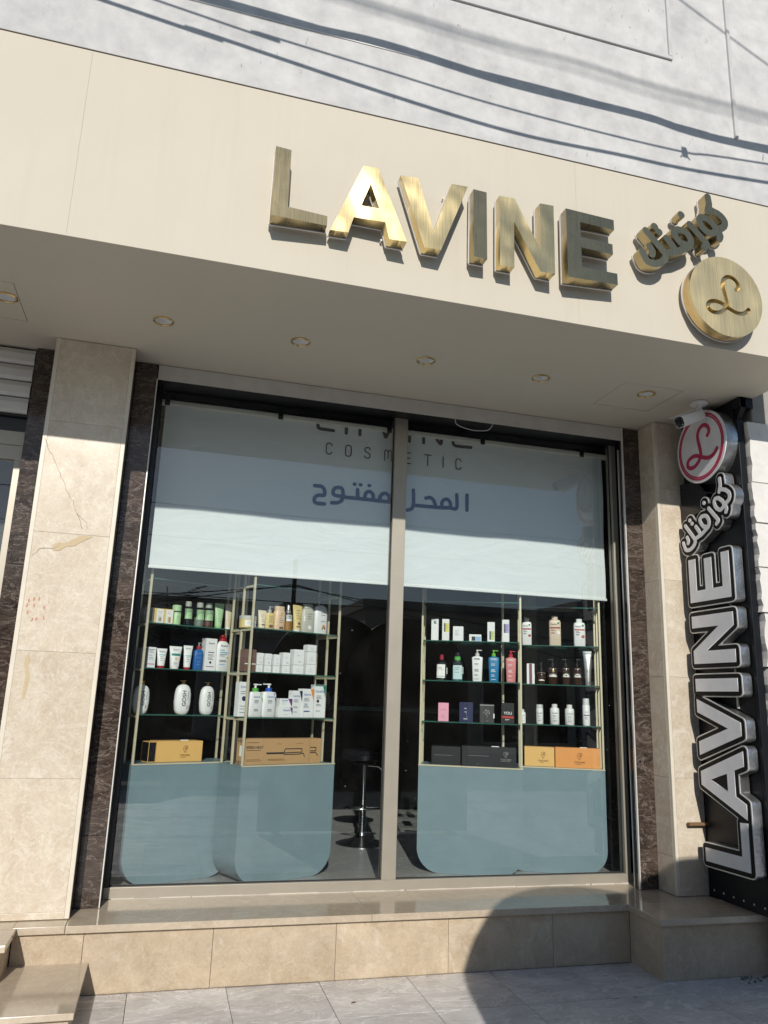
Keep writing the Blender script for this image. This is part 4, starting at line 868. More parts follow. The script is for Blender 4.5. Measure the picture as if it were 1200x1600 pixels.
def tube(key, body, cap, label, dec=(), caph=.1, front=.07, capup=False):
    u, s, uu, w_, h_ = DIM[key]; hw = w_/2; c0 = caph
    S = [(c0*h_, hw*.66, hw*.62, 2.1), (.45*h_, hw*.78, hw*.50, 2.1), (.8*h_, hw*.92, hw*.25, 2.1), (.93*h_, hw, hw*.05, 2.2), (h_, hw, hw*.04, 2.2)]
    loc, a, _, _, g_ = spot(key, front+hw*.6); r_ = empty('cosmetic_tube', loc, a, label, 'tube', g_)
    MB().loft(S).build('body', body, r_, True)
    MB().loft([(.0, hw*.60, hw*.58, 2.1), (c0*h_*.98, hw*.66, hw*.62, 2.1)]).build('cap', cap, r_, True)
    if dec: decals(r_, dec, w_, h_, mk_surf(S))
    return r_
WH = col(238, 240, 240); PAL = col(244, 244, 240); TXT = col(90, 96, 104); DTX = col(40, 44, 52); GRN = col(178, 214, 166); GRN2 = col(150, 200, 140); YEL = col(226, 205, 140); CRM = col(226, 214, 186)
RED = col(170, 28, 40); TEA = col(40, 130, 120); PUR = col(110, 60, 130); NAV = col(38, 44, 84); ORA = col(232, 150, 60); BLU = col(40, 100, 170); BLU2 = col(20, 120, 170); PNK = col(214, 130, 132); LPK = col(236, 168, 190); AMB = flat('amber_glass', (.045, .018, .009), .12); SIL = flat('satin_silver', (.62, .60, .58), .3, .8)
KR = col(190, 152, 106, .7); KR2 = col(232, 186, 112, .6); KR3 = col(232, 158, 84, .6); BRN = col(120, 92, 82); GRYB = col(120, 120, 118); LIL = col(176, 166, 214); LYE = col(232, 222, 110); LGR = col(200, 220, 140); LBL = col(150, 190, 224); BLKP = col(26, 28, 32, .5); DGR = col(58, 58, 60)
pack = [('r', .12, .25, .9, .92, WH)]
carton('a1', GRYB, 'carton coloured in shade grey, half hidden by the leftmost gold post on the top shelf', [('l', .2, .8, [.7, .5, .3], DTX)])  # grey is the shade behind the post, put into the carton colour
carton('a2', YEL, 'cream carton with white panel, left of the two on the top left shelf', [('r', .22, .06, .94, .95, PAL), ('l', .35, .85, [.8, .7, .5], TXT), ('r', .45, .15, .75, .42, col(190, 184, 170))])
carton('a3', YEL, 'yellow carton with white panel beside the pale green bottle', [('r', .22, .06, .94, .95, PAL), ('l', .35, .85, [.8, .7], TXT), ('r', .4, .12, .75, .5, col(224, 190, 96))])
R1 = [(0, .92, .92, 2), (.02, 1, 1, 2), (.6, 1, 1, 2), (.64, .9, .9, 2), (.66, .62, .62, 2)]
bottle('a4', R1, GRN, 'pale green bottle with matching green cap on the top left shelf', [('l', .3, .75, [.45, .38, .25], GRN2)], [('collar', [(.66, .95, .95, 2), (.70, .95, .95, 2)], DTX), ('cap', [(.705, .95, .95, 2), (.99, .95, .95, 2), (1, .9, .9, 2)], GRN)])
CB = [(0, .9, .9, 2), (.02, 1, 1, 2), (.68, 1, 1, 2), (.76, .86, .86, 2), (.80, .62, .62, 2)]
capc = [('cap', [(.80, .66, .66, 2), (1, .66, .66, 2)], col(170, 178, 168))]
for k, lab, lq, dc_ in (('a5', 'clear bottle with mint label, first of the three clear ones', None, GRN), ('a6', 'clear bottle with mint label, middle one of the three clear ones', (col(150, 160, 150), .4), GRN), ('a7', 'clear bottle with mint label and reddish liquid on the top left shelf', (col(110, 60, 52), .34), GRN)):
    bottle(k, CB, M_clearbottle, lab, [('r', .06, .30, .94, .70, dc_), ('l', .25, .75, [.62, .55, .48, .42], GRN2)], capc, liquid=lq)
tube('a8', GRN, GRN2, 'green cosmetic tube standing on its cap on the top left shelf', [('l', .3, .7, [.6, .5, .4, .3], GRN2)])
tube('a9', CRM, PAL, 'cream cosmetic tube beside the gold post on the top left shelf', [('l', .3, .7, [.5, .4, .3], YEL)])
carton('b1', GRYB, 'carton coloured in shade grey behind the leftmost gold post on the second shelf', [('l', .2, .8, [.7, .5], WH)])  # same grey, carrying the shade on this carton as colour
carton('b2', WH, 'white carton with a pink line beside the leftmost gold post', [('l', .2, .8, [.8, .74, .6, .5, .42], TXT), ('r', .1, .16, .9, .2, col(200, 120, 150)), ('t', 'Eucerin', .5, .88, .07, DTX)], depth=.06)
tube('b3', WH, RED, 'short white tube with red cap on the second left shelf', [('t', 'Eucerin', .5, .84, .07, DTX), ('r', .2, .66, .8, .70, col(120, 190, 200)), ('l', .3, .7, [.58, .5, .4], TXT)], .13)
tube('b4', WH, PAL, 'white sun cream tube with a teal band', [('r', .08, .58, .92, .68, TEA), ('t', 'Eucerin', .5, .85, .06, DTX), ('o', .5, .45, .11, col(230, 190, 150)), ('l', .3, .7, [.3, .24, .18], TXT)], .12)
tube('b5', WH, RED, 'tall slim white tube with red cap beside the blue pump bottle', [('t', 'Eucerin', .5, .87, .055, DTX), ('r', .2, .55, .8, .59, col(120, 190, 200)), ('l', .3, .7, [.5, .42, .34], TXT)], .1)
r_, w_, h_ = bottle('b6', [(0, .95, .6, 4), (.02, 1, .65, 4), (.66, 1, .65, 4), (.72, .8, .6, 3), (.76, .4, .4, 2)], BLU, 'blue pump bottle with silver head on the second left shelf', [('l', .25, .75, [.6, .45, .3, .2], col(120, 170, 220))]); pump(r_, w_, h_, .76, 1, RED, SIL, .5)
carton('b7', WH, 'tall white carton with purple lines beside the big white bottle', [('t', 'Eucerin', .52, .85, .05, DTX), ('r', .25, .56, .8, .585, PUR), ('l', .25, .8, [.5, .46, .4, .36], TXT), ('r', .15, .12, .85, .14, PUR), ('o', .5, .26, .1, DTX)], depth=.07)
bottle('b8', [(0, .95, .5, 3), (.02, 1, .55, 3), (.6, 1, .55, 3), (.74, .92, .5, 3), (.80, .6, .4, 2.5), (.83, .45, .35, 2)], WH, 'large white lotion bottle with red cap on the second left shelf', [('t', 'Eucerin', .52, .70, .055, DTX), ('r', .2, .5, .8, .53, col(110, 180, 215)), ('l', .2, .75, [.58, .46, .42, .3, .27], TXT), ('r', .2, .18, .6, .2, col(110, 180, 215)), ('o', .75, .38, .06, col(210, 170, 60))], [('cap', [(.83, .5, .42, 2), (.93, .5, .42, 2), (.95, .34, .3, 2), (1, .3, .3, 2)], RED)])
OV = [(0, .55, .40, 2.6), (.03, .72, .50, 2.6), (.12, .88, .58, 2.5), (.35, 1.0, .62, 2.4), (.6, .97, .60, 2.4), (.75, .86, .54, 2.4), (.83, .66, .44, 2.3), (.87, .40, .32, 2), (.88, .26, .26, 2)]
for k, lab in (('c1', 'white oval pump bottle behind the leftmost gold post, partly in shade'), ('c2', 'white oval pump bottle in the middle of the lower left shelf'), ('c3', 'white oval pump bottle nearest the right gold posts of the lower left shelf')):
    r_, w_, h_ = bottle(k, OV, WH, lab, [('v', 'GOSH', .50, .47, .24, DTX), ('v', 'smooth care', .72, .55, .07, TXT), ('v', 'hair', .70, .22, .09, col(190, 90, 90))], name='oval_bottle')
    MB().lathe([(.013, .88*h_), (.013, .94*h_), (.005, .945*h_), (.005, .985*h_)], 16).build('collar', M_gold, r_, True)
    MB().box(-.028, -.006, .975*h_, .016, .006, h_, c=.002).build('pump_head', M_gold, r_)
def heart(cx, cy, s, ar):
    p = [(-.5, .45), (-.2, .7), (.35, .7), (.6, .4), (.0, -.55), (-.5, .05), (-.5, .45)]; q = [(-.15, .1), (.1, .55), (.2, .1), (-.1, .05), (.35, .35), (.5, .7)]
    return [('s', [(cx+x*s*ar, cy+y*s) for x, y in p], .0026, None), ('s', [(cx+x*s*ar, cy+y*s) for x, y in q], .0022, None)]
def emblem_dec(cx, cy, s, ar, mt, word='TUSCORO'):
    return [(*d_[:-1], mt) for d_ in heart(cx, cy, s, ar)]+[('t', word, cx, cy-s*1.05, .085, mt), ('l', cx-.1, cx+.1, [cy-s*1.42], mt)]
r_ = carton('d1', KR2, 'open tan wooden look box at the left on the cabinet top', emblem_dec(.62, .58, .26, .33, col(90, 60, 30)), depth=.12, name='tan_box', grp=False, w=.345)
MB().box(-.228, -.058, 0, -.176, .058, .004).box(-.228, -.058, .130, -.176, .058, .134).box(-.228, .054, .0042, -.176, .058, .1298).box(-.228, -.058, .0042, -.2255, -.054, .1298).build('sleeve', KR2, r_)
MB().box(-.225, -.050, .006, -.175, .050, .128).build('sleeve_hollow', M_black, r_)  # black block stands in for shade inside the open sleeve
bottle('e1', [(0, .96, .9, 2), (.02, 1, .94, 2), (.70, 1, .94, 2)], YEL, 'low cream jar with grey lid behind the gold posts', [('r', .15, .15, .85, .6, PAL), ('l', .25, .75, [.5, .4, .3], TXT)], [('lid', [(.70, 1.02, .96, 2), (.98, 1.02, .96, 2), (1, .98, .92, 2)], col(196, 196, 190))], name='jar', cat='jar')
tube('e2', CRM, CRM, 'cream coloured tube, shortest of the two on the upper shelf left of the mullion', [('l', .3, .7, [.75, .65, .5, .4], TXT), ('r', .35, .18, .7, .26, BRN)])
r_, w_, h_ = bottle('e3', [(0, .94, .7, 3), (.02, 1, .74, 3), (.66, 1, .74, 3), (.70, .8, .6, 3), (.71, .5, .5, 2)], YEL, 'yellow pump bottle with silver head on the upper shelf', [('l', .25, .75, [.56, .48, .4, .32], TXT), ('r', .3, .08, .75, .2, BRN)]); pump(r_, w_, h_, .71, 1, SIL, SIL, .5)
bottle('e4', [(0, .94, .6, 3), (.02, 1, .65, 3), (.74, 1, .65, 3), (.8, .9, .6, 3)], col(234, 206, 172), 'pinkish cream shampoo bottle between the yellow pump and the amber spray', [('o', .55, .7, .14, col(214, 180, 140)), ('l', .3, .75, [.6, .5, .42, .34], TXT), ('r', .35, .06, .75, .16, BRN)], [('cap', [(.8, .86, .58, 3), (1, .84, .56, 3)], col(226, 200, 170))])
r_, w_, h_ = bottle('e5', [(0, .9, .9, 2), (.02, 1, 1, 2), (.6, 1, 1, 2), (.66, .8, .8, 2), (.68, .5, .5, 2)], M_clearbottle, 'amber spray bottle with white label and silver top', [('r', .08, .38, .92, .62, WH), ('l', .25, .7, [.56, .48], TXT)], [('sprayer', [(.68, .62, .62, 2), (.78, .62, .62, 2), (.8, .45, .45, 2), (.97, .42, .42, 2), (1, .3, .3, 2)], SIL)], liquid=(col(206, 140, 40), .38))
tube('e6', YEL, PAL, 'tall yellow tube with brown print, second from the white bottles', [('l', .3, .75, [.8, .7, .6, .5], TXT), ('o', .55, .32, .13, BRN), ('r', .3, .18, .75, .22, BRN)], .1)
SH = [(0, .9, .5, 3.5), (.03, 1, .55, 3.5), (.72, 1, .55, 3.5), (.84, .78, .48, 3), (.86, .62, .42, 3)]
bottle('e7', SH, col(196, 196, 184), 'grey green shampoo bottle in the blind shade, second from the right end', [('l', .35, .75, [.66, .58, .5], TXT), ('o', .55, .2, .14, WH), ('r', .1, .4, .18, .6, WH)], [('cap', [(.86, .72, .5, 3), (1, .7, .48, 3)], col(190, 190, 178))])
bottle('e8', [(0, .92, .5, 3.5), (.03, 1, .55, 3.5), (.78, 1, .55, 3.5), (.94, .8, .48, 2.6), (1, .4, .3, 2)], WH, 'white shampoo bottle with an orange flower at the right end of the upper shelf', [('l', .4, .8, [.74, .66, .44], TXT), ('o', .62, .28, .10, ORA), ('o', .70, .22, .07, RED), ('p', [(.45, .2), (.6, .3), (.55, .16)], col(90, 130, 60))])
carton('f1', BRN, 'brown carton with a white line behind the gold posts on the middle shelf', [('r', .0, .33, 1, .37, PAL), ('r', .48, .4, .52, .98, col(90, 66, 58))])
for k, lab in (('f2', 'first small white carton stack beside the brown carton'), ('f3', 'second small white carton stack on the middle shelf'), ('f4', 'third and lowest small white carton stack on the middle shelf'), ('f5', 'fourth small white carton stack on the middle shelf'), ('f6', 'wide white carton stack on the middle shelf'), ('f7', 'tallest white carton stack on the middle shelf')):
    hh_ = DIM[k][4]; cuts = [0, .38, 1] if k not in ('f6', 'f7') else ([0, .37, 1] if k == 'f6' else [0, .35, .77, 1])
    for i, (p, q) in enumerate(zip(cuts[:-1], cuts[1:])):
        pos = {0: 'bottom box of the ', len(cuts)-2: 'top box of the '}.get(i, 'middle box of the ')
        carton(k, WH, pos+lab, [('l', .45, .8, [.25, .18], TXT), ('l', .3, .7, [.6], DTX)] if q-p > .5 else [('l', .35, .8, [.5, .3], TXT)], dz=hh_*p+.0003*i+(.0012*i), hh=hh_*(q-p)-.0014, w=DIM[k][3]*(.74 if i else .76), depth=.06, turn=R(-4+3*i))
def cera(mt): return [('t', 'CeraVe', .42, .80, .075, BLU), ('p', [(.68, 1.0), (1.0, 1.0), (.98, .58)], mt), ('l', .15, .75, [.66, .62, .58, .40, .36], TXT), ('l', .15, .55, [.2], DTX)]
carton('g1', WH, 'tall white carton behind the gold posts on the lower shelf', [('t', 'CeraVe', .45, .86, .06, BLU), ('l', .15, .85, [.72, .66, .3, .22, .12], TXT), ('o', .5, .52, .2, NAV)], depth=.05)
for k, mt, lab in (('g2', col(90, 170, 70), 'white pump bottle with green collar'), ('g3', col(40, 90, 190), 'white pump bottle with blue collar')):
    r_, w_, h_ = bottle(k, [(0, .94, .5, 4), (.02, 1, .55, 4), (.66, 1, .55, 4), (.74, .92, .5, 3.5), (.76, .4, .4, 2)], WH, lab, [('t', 'CeraVe', .47, .60, .055, BLU), ('p', [(.70, .71), (.95, .71), (.93, .42)], mt), ('l', .3, .75, [.5, .46, .42], TXT), ('l', .3, .7, [.22, .18], DTX)], front=.06); pump(r_, w_, h_, .76, 1, mt, WH, .40, 1 if k == 'g2' else -1)
gh = DIM['g5'][4]
carton('g5', WH, 'white and purple carton lying under another beside the pump bottles', [('t', 'CeraVe', .6, .72, .22, BLU), ('p', [(.82, 1), (1, 1), (1, .2)], PUR), ('l', .4, .75, [.3], TXT)], depth=.06)
carton('g4', WH, 'white and purple carton on top of another beside the pump bottles', [('t', 'CeraVe', .4, .78, .2, BLU), ('p', [(.66, 1), (1, 1), (.98, .05)], PUR), ('l', .15, .6, [.5, .36], TXT)], depth=.06, dz=gh+.0015, hh=DIM['g4'][4]-gh-.0015)
carton('g6', WH, 'white carton with a navy corner on the lower shelf', cera(NAV), depth=.05)
carton('g7', WH, 'white sun cream carton with an orange corner', cera(ORA)+[('t', '50+', .35, .46, .07, BLU), ('r', .2, .2, .7, .235, BLU)], depth=.06)
carton('g8', WH, 'white carton with a teal corner at the end of the lower shelf', cera(TEA)+[('o', .3, .5, .12, DTX), ('r', .0, .96, .7, 1, TEA)], depth=.06)
iron = [('t', 'SPEED-HEAT', .13, .67, .105, DTX), ('l', .03, .22, [.86, .56], DTX), ('l', .03, .24, [.2, .15], col(120, 84, 50)), ('r', .28, .40, .50, .47, DTX), ('s', [(.50, .43), (.52, .60), (.74, .60), (.74, .46), (.5, .44)], .006, DTX), ('s', [(.5, .38), (.70, .38), (.76, .42), (.78, .26)], .006, DTX), ('l', .3, .58, [.2, .16], col(120, 84, 50)), ('r', .838, .03, .842, .97, col(150, 110, 66)), ('s', [(.85, .64), (.93, .64), (.93, .5), (.85, .5)], .006, DTX), ('s', [(.85, .43), (.93, .43), (.96, .30)], .006, DTX), ('l', .4, .5, [.8], col(120, 84, 50)), ('l', .66, .8, [.82], col(120, 84, 50))]
r_ = carton('h1', KR, 'long kraft cardboard box printed with a black curling iron', iron, depth=.10, front=.03, name='curling_iron_box', grp=False)
md = MB(); w_, h_ = .640, .17
for k in range(4): md.add([(-w_/2-.0006, -.045+.022*k, .004), (-w_/2-.0006, -.035+.022*k, .004), (-w_/2-.0006, -.025+.022*k, .025), (-w_/2-.0006, -.035+.022*k, .025)], [(0, 1, 2, 3)]); md.add([(-w_/2-.0006, -.045+.022*k, h_-.025), (-w_/2-.0006, -.035+.022*k, h_-.025), (-w_/2-.0006, -.025+.022*k, h_-.004), (-w_/2-.0006, -.035+.022*k, h_-.004)], [(0, 1, 2, 3)])
md.build('print', DTX, r_); MB().box(-w_/2-.0012, -.018, .055, -w_/2-.0004, .010, .125).build('label', PAL, r_)
carton('i1', WH, 'white carton at the left end of the upper shelf right of the mullion', [('l', .4, .8, [.9, .85, .8], TXT), ('r', .35, .78, .6, .92, col(110, 140, 150))], depth=.05)
carton('i2', WH, 'white carton with a yellow label right of the mullion', [('r', .26, .42, .48, .82, TXT), ('r', .4, .42, .95, .82, LYE), ('l', .5, .85, [.7, .6], TXT)], depth=.05)
carton('i3', WH, 'plain squat white carton right of the mullion', [('l', .2, .7, [.7, .62, .5, .42], TXT)], depth=.06)
carton('i4', WH, 'low flat white carton with a blue and black label', [('r', .2, .14, .5, .72, DTX), ('r', .52, .14, .95, .72, LBL)], depth=.06)
carton('i5', WH, 'white carton with a pale green label', [('r', .28, .12, .5, .55, TXT), ('r', .45, .12, .95, .55, LGR), ('l', .55, .85, [.45, .35], TXT)], depth=.05)
carton('i6', WH, 'white carton with a lilac label beside the gold post', [('r', .22, .42, .5, .82, TXT), ('r', .4, .42, .95, .82, LIL), ('l', .5, .85, [.7, .6], TXT)], depth=.05)
MIC = [(0, .9, .55, 3.5), (.02, 1, .6, 3.5), (.6, 1, .6, 3.5), (.70, .9, .55, 3), (.77, .55, .45, 2), (.80, .34, .34, 2)]
bottle('j1', MIC, M_clearbottle, 'clear bottle with red cap and white label right of the mullion', [('r', .94, .25, 1.02, .5, WH), ('r', .06, .10, .82, .62, PAL), ('l', .2, .6, [.5, .44], TXT), ('r', .06, .15, .82, .17, TEA), ('o', .58, .42, .1, col(225, 225, 222))], [('cap', [(.80, .40, .40, 2), (1, .38, .38, 2)], col(150, 36, 56))])
r_, w_, h_ = bottle('j2', MIC, M_clearbottle, 'clear aqua bottle with green pump dispenser and pale label', [('r', .94, .25, 1.02, .5, WH), ('r', .10, .06, .90, .55, col(196, 222, 224)), ('l', .25, .7, [.46, .4, .3], TXT)], [('dispenser', [(.72, .58, .58, 2), (.84, .58, .58, 2), (.86, .5, .5, 2)], col(90, 180, 90)), ('over_cap', [(.86, .56, .56, 2), (1, .52, .52, 2)], M_clearbottle)], liquid=(col(60, 120, 130), .5))
SQ = [(0, .80, .55, 6), (.02, .84, .58, 6), (.74, 1, .62, 6), (.76, .97, .6, 6), (.79, .5, .45, 3), (.80, .36, .36, 2)]
for k, mt, cm, lm, lab in (('j3', WH, col(210, 210, 208), TXT, 'white pump bottle between the aqua bottle and the blue one'), ('j4', BLU2, col(110, 190, 60), WH, 'blue pump bottle with a green pump head'), ('j5', PNK, col(196, 40, 66), WH, 'pink pump bottle with a red pump head beside the gold post')):
    r_, w_, h_ = bottle(k, SQ, mt, lab, [('l', .2, .8, [.72], lm), ('t', 'BIODERMA', .5, .69, .028, lm), ('l', .25, .7, [.56, .52, .38, .35, .32, .22, .18, .08], lm)]); pump(r_, w_, h_, .80, 1, cm, cm, .38)
carton('k1', LPK, 'pink perfume box beside the gold posts', [('t', 'MY WAY', .5, .62, .06, col(200, 120, 140)), ('l', .3, .7, [.32, .22], col(150, 70, 90))], name='perfume_box')
carton('k2', NAV, 'dark navy perfume box with white lettering', [('l', .38, .62, [.7, .68, .52, .5], WH), ('s', [(.5, .48), (.6, .2)], .002, col(150, 160, 180)), ('l', .3, .7, [.18, .14], WH)], name='perfume_box')
carton('k3', DGR, 'dark grey perfume box with a silver mountain outline', [('r', .94, .25, 1.02, .5, WH), ('s', [(.25, .5), (.45, .72), (.5, .6), (.6, .68), (.7, .5), (.45, .55), (.4, .45), (.6, .38)], .003, SIL), ('l', .45, .6, [.3, .1], SIL), ('r', .0, .93, 1, .97, SIL)], name='perfume_box')
carton('k4', BLKP, 'black perfume box with a red band', [('t', 'YOU', .5, .50, .14, WH), ('r', .05, .26, .95, .36, col(190, 70, 60)), ('l', .28, .72, [.2, .17], WH)], name='perfume_box')
carton('l1', BLKP, 'short black box behind the other one on the cabinet top', [('l', .1, .9, [.52], SIL)], depth=.11, front=.06, name='black_box', grp=False)
carton('l2', BLKP, 'long black box with a grey heart emblem on the cabinet top', [('l', .12, .56, [.54], SIL)]+emblem_dec(.81, .62, .22, .35, SIL), depth=.10, front=.025, name='black_box', grp=False)
DV = [(0, .92, .5, 5), (.02, 1, .55, 5), (.78, 1, .55, 5), (.86, .9, .5, 4), (.88, .58, .42, 2.5)]
for k, mt, bm_, lab in (('m1', WH, RED, 'white body lotion bottle with a red band, half behind the gold post'), ('m2', col(222, 204, 182), col(150, 60, 50), 'beige body lotion bottle on the upper right shelf'), ('m3', WH, col(190, 90, 60), 'white body lotion bottle with a terracotta band at the right end')):
    bottle(k, DV, mt, lab, [('t', 'Dermo', .38, .72, .05, DTX), ('r', .06, .58, .94, .63, bm_), ('l', .15, .6, [.54, .51, .45, .42], bm_ if k == 'm2' else DTX), ('o', .78, .36 if k != 'm2' else .45, .14, bm_ if k != 'm2' else PAL), ('o', .78, .76, .1, col(80, 140, 80))], [('cap', [(.88, .54, .40, 2.2), (1, .52, .38, 2.2)], mt)])
carton('n1', PAL, 'white and purple slim carton beside the gold post', [('r', .94, .25, 1.02, .5, WH), ('r', .3, .0, .68, 1, col(120, 70, 96))], depth=.05)
AMS = [(0, .92, .92, 2), (.02, 1, 1, 2), (.60, 1, 1, 2), (.67, .8, .8, 2), (.70, .36, .36, 2)]
bottle('n2', [(0, .92, .92, 2), (.02, 1, 1, 2), (.48, 1, 1, 2), (.56, .7, .7, 2), (.58, .4, .4, 2)], AMB, 'small amber dropper bottle with cream label', [('r', .0, .16, 1, .52, PAL), ('r', .02, .32, .98, .335, TXT), ('l', .2, .8, [.44, .25], TXT)], [('dropper', [(.58, .42, .42, 2), (.70, .40, .40, 2), (.72, .22, .22, 2), (.96, .18, .18, 2), (1, .1, .1, 2)], BLKP)])
for k, lab, di in (('n3', 'wide amber pump bottle with a cream label', ('o', .5, .52, .12, col(180, 160, 60))), ('n4', 'middle amber pump bottle with a leafy mark on its label', ('o', .5, .36, .1, col(90, 100, 70))), ('n5', 'amber pump bottle beside the silver tube', ('l', .3, .7, [.36], TXT))):
    r_, w_, h_ = bottle(k, AMS, AMB, lab, [('r', .02, .30, .98, .62, PAL), ('r', .02, .43, .98, .445, TXT), ('l', .25, .75, [.54, .38], TXT), di]); pump(r_, w_, h_, .70, 1, BLKP, BLKP, .42, 1 if k == 'n5' else -1)
tube('n6', SIL, SIL, 'tall silver tube at the right end of the amber bottles', [('l', .35, .65, [.45, .4], TXT)], .12)
OL = [(0, .94, .94, 2), (.02, 1, 1, 2), (.74, 1, 1, 2), (.80, .9, .9, 2), (.82, .6, .6, 2)]
od = [('t', 'OLAPLEX', .5, .55, .05, DTX), ('l', .25, .75, [.44, .38, .3, .2, .16], TXT)]
oc = [('cap', [(.82, .62, .62, 2), (1, .60, .60, 2)], col(226, 226, 224))]
bottle('o1', OL, WH, 'small white bottle half hidden behind the gold post', od, oc)
bottle('o2', [(0, .95, .95, 2), (.02, 1, 1, 2), (.78, 1, 1, 2), (.8, .96, .96, 2)], WH, 'slim white bottle with a clear cap beside the gold post', od, [('cap', [(.8, .97, .97, 2), (.97, .94, .94, 2), (1, .85, .85, 2)], col(205, 208, 206))])
bottle('o3', OL, WH, 'left of the two matching white hair bottles', od, oc)
bottle('o4', OL, WH, 'right of the two matching white hair bottles', od, oc)
bottle('o5', [(0, .95, .95, 2), (.02, 1, 1, 2), (.74, 1, 1, 2), (.76, .9, .9, 2)], WH, 'tall white pump bottle with clear cap at the right end', [('l', .25, .75, [.5, .3, .25], TXT), ('r', .02, .36, .98, .40, TXT)], [('cap', [(.76, .9, .9, 2), (.98, .86, .86, 2), (1, .8, .8, 2)], col(214, 218, 216))])
carton('p1', KR2, 'pale yellow box with a heart emblem on the cabinet top at the right', emblem_dec(.62, .56, .26, .5, col(90, 60, 30)), depth=.10, front=.05, name='tan_box', grp=False)
carton('p2', KR3, 'orange box with a heart emblem at the right end of the cabinet top', emblem_dec(.54, .56, .26, .38, col(90, 50, 24)), depth=.10, front=.025, name='tan_box', grp=False)

for o in list(C.objects):                                  # white price tags standing on box tops
    if o.parent is None and o.get('label') in ('open tan wooden look box at the left on the cabinet top', 'long black box with a grey heart emblem on the cabinet top', 'orange box with a heart emblem at the right end of the cabinet top'):
        h_ = {'t': .136, 'b': .142}.get(o.name[0], .14); h_ = .147 if 'orange' in o['label'] else h_
        MB().box(.02, -.03, h_+.0016, .075, -.012, h_+.007).build('price_tag', WH, o)
# ------------------------------------------------------------------ the street side: things that shade the front or show in the glass
for cx, yy, lab in ((2.0, 1.10, 'round topped black board standing on the pavement, nearer the viewer'), (2.96, 1.18, 'round topped black board standing on the pavement, farther right')):
    b = empty('arched_board', (cx, yy, 0), label=lab, cat='board', group='round topped boards on the pavement')
    pts = [(-.82, .03), (.82, .03)]+[(.82*math.cos(t), 1.79+.82*math.sin(t)) for t in np.linspace(0, math.pi, 48)]
    MB().prism(pts, 'y', -.03, .03).build('panel', M_glitter, b)
    for s in (-.6, .6): MB().box(s-.04, -.25, .0005, s+.04, .25, .029, c=.004).build('foot', M_blackalu, b)
def cable(pts, r, label, y, n=6):
    P = [(x-.185*(3.735-y), y, z+.537*(3.735-y)) for x, z in pts]; P = smooth_path(P, 6)
    o = MB().tube(P, r, n).build('overhead_cable', M_rubber, None, True); return tag(o, label, 'cable', 'overhead cables along the street')
cable([(-13.4, 6.6), (-8, 5.75), (-2, 5.47), (.2, 5.41), (.9, 5.425), (1.74, 5.375), (2.65, 5.385), (3.65, 5.365), (8, 5.6), (16.6, 6.7)], .027, 'thick twisted overhead cable bundle along the shopfront', 2.8)
cable([(-13.4, 6.6), (-8, 5.80), (-2, 5.50), (.2, 5.435), (1.2, 5.40), (2.1, 5.40), (3.1, 5.372), (3.7, 5.39), (8, 5.64), (16.6, 6.7)], .016, 'thinner cable twisted round the thick overhead bundle', 2.83)
cable([(-13.4, 7.0), (-8, 6.1), (-.67, 5.24), (-.21, 5.20), (.91, 5.08), (1.73, 5.02), (2.45, 5.04), (3.63, 5.10), (8, 5.5), (16.6, 6.6)], .012, 'lowest sagging overhead cable along the shopfront', 2.75)
cable([(-13.4, 7.0), (-8, 6.2), (-.42, 5.33), (.14, 5.285), (.91, 5.235), (1.73, 5.185), (2.93, 5.18), (3.64, 5.25), (8, 5.6), (16.6, 6.7)], .0075, 'thin sagging overhead cable with a small clamp', 2.6)
cable([(-13.4, 7.3), (-5, 6.0), (.9, 5.69), (2.2, 5.67), (3.4, 5.65), (8, 5.8), (16.6, 7.0)], .013, 'upper overhead cable farther out over the street', -2.2)
cable([(-13.4, 7.3), (-5, 5.95), (.9, 5.645), (2.2, 5.60), (3.4, 5.585), (8, 5.8), (16.6, 7.0)], .008, 'upper overhead cable just below its twin over the street', -2.6)
ck = MB().box(-.02, -.03, -.028, .02, .03, .028, c=.006).tube([(0, 0, 0), (.035, 0, -.05)], .006, 6).tube([(0, 0, 0), (-.035, 0, -.045)], .005, 6).build('cable_clamp', M_rubber); ck.location = (2.98-.185*1.135, 2.6, 5.18+.537*1.135); tag(ck, 'small dark clamp on the thin sagging overhead cable', 'clamp')
cable([(1.0, 7.45), (3.04, 6.43), (3.73, 6.09), (6, 5.0)], .008, 'thin cable dropping diagonally to the right', 1.0)
def pole(x, y, h, label, arm=True):
    p = empty('utility_pole', (x, y, 0), label=label, cat='pole')
    MB().tube([(0, 0, -.1), (0, 0, h)], [.13, .09] if arm else [.085, .055], 12).build('shaft', flat('pole_wood', (.12, .09, .07), .8), p, True)
    if arm:
        MB().box(-.05, -1.9, h-.9, .05, 1.9, h-.8).build('crossarm', M_rough, p)
        for s in (-1.6, -.6, .6, 1.6): MB().lathe([(.02, h-.8), (.04, h-.76), (.025, h-.7), (1e-6, h-.66)], 10, 0, s).build('insulator', M_white, p, True)
    return p
pole(-14, 1.3, 9.6, 'wooden utility pole on the pavement far to the left'); pole(16.2, 1.3, 9.6, 'wooden utility pole on the pavement far to the right')
pp = pole(3.09, -9.8, 5.2, 'utility pole on the far pavement across the street', False)
for d_ in (-1, 1):
    for k in range(2): MB().tube([(0, 0, 4.5-.05*k), (d_*8, 0, 2.9+.5*k), (d_*30, 0, 5.5)], .014, 5).build('guy_cable', M_rubber, pp, True)
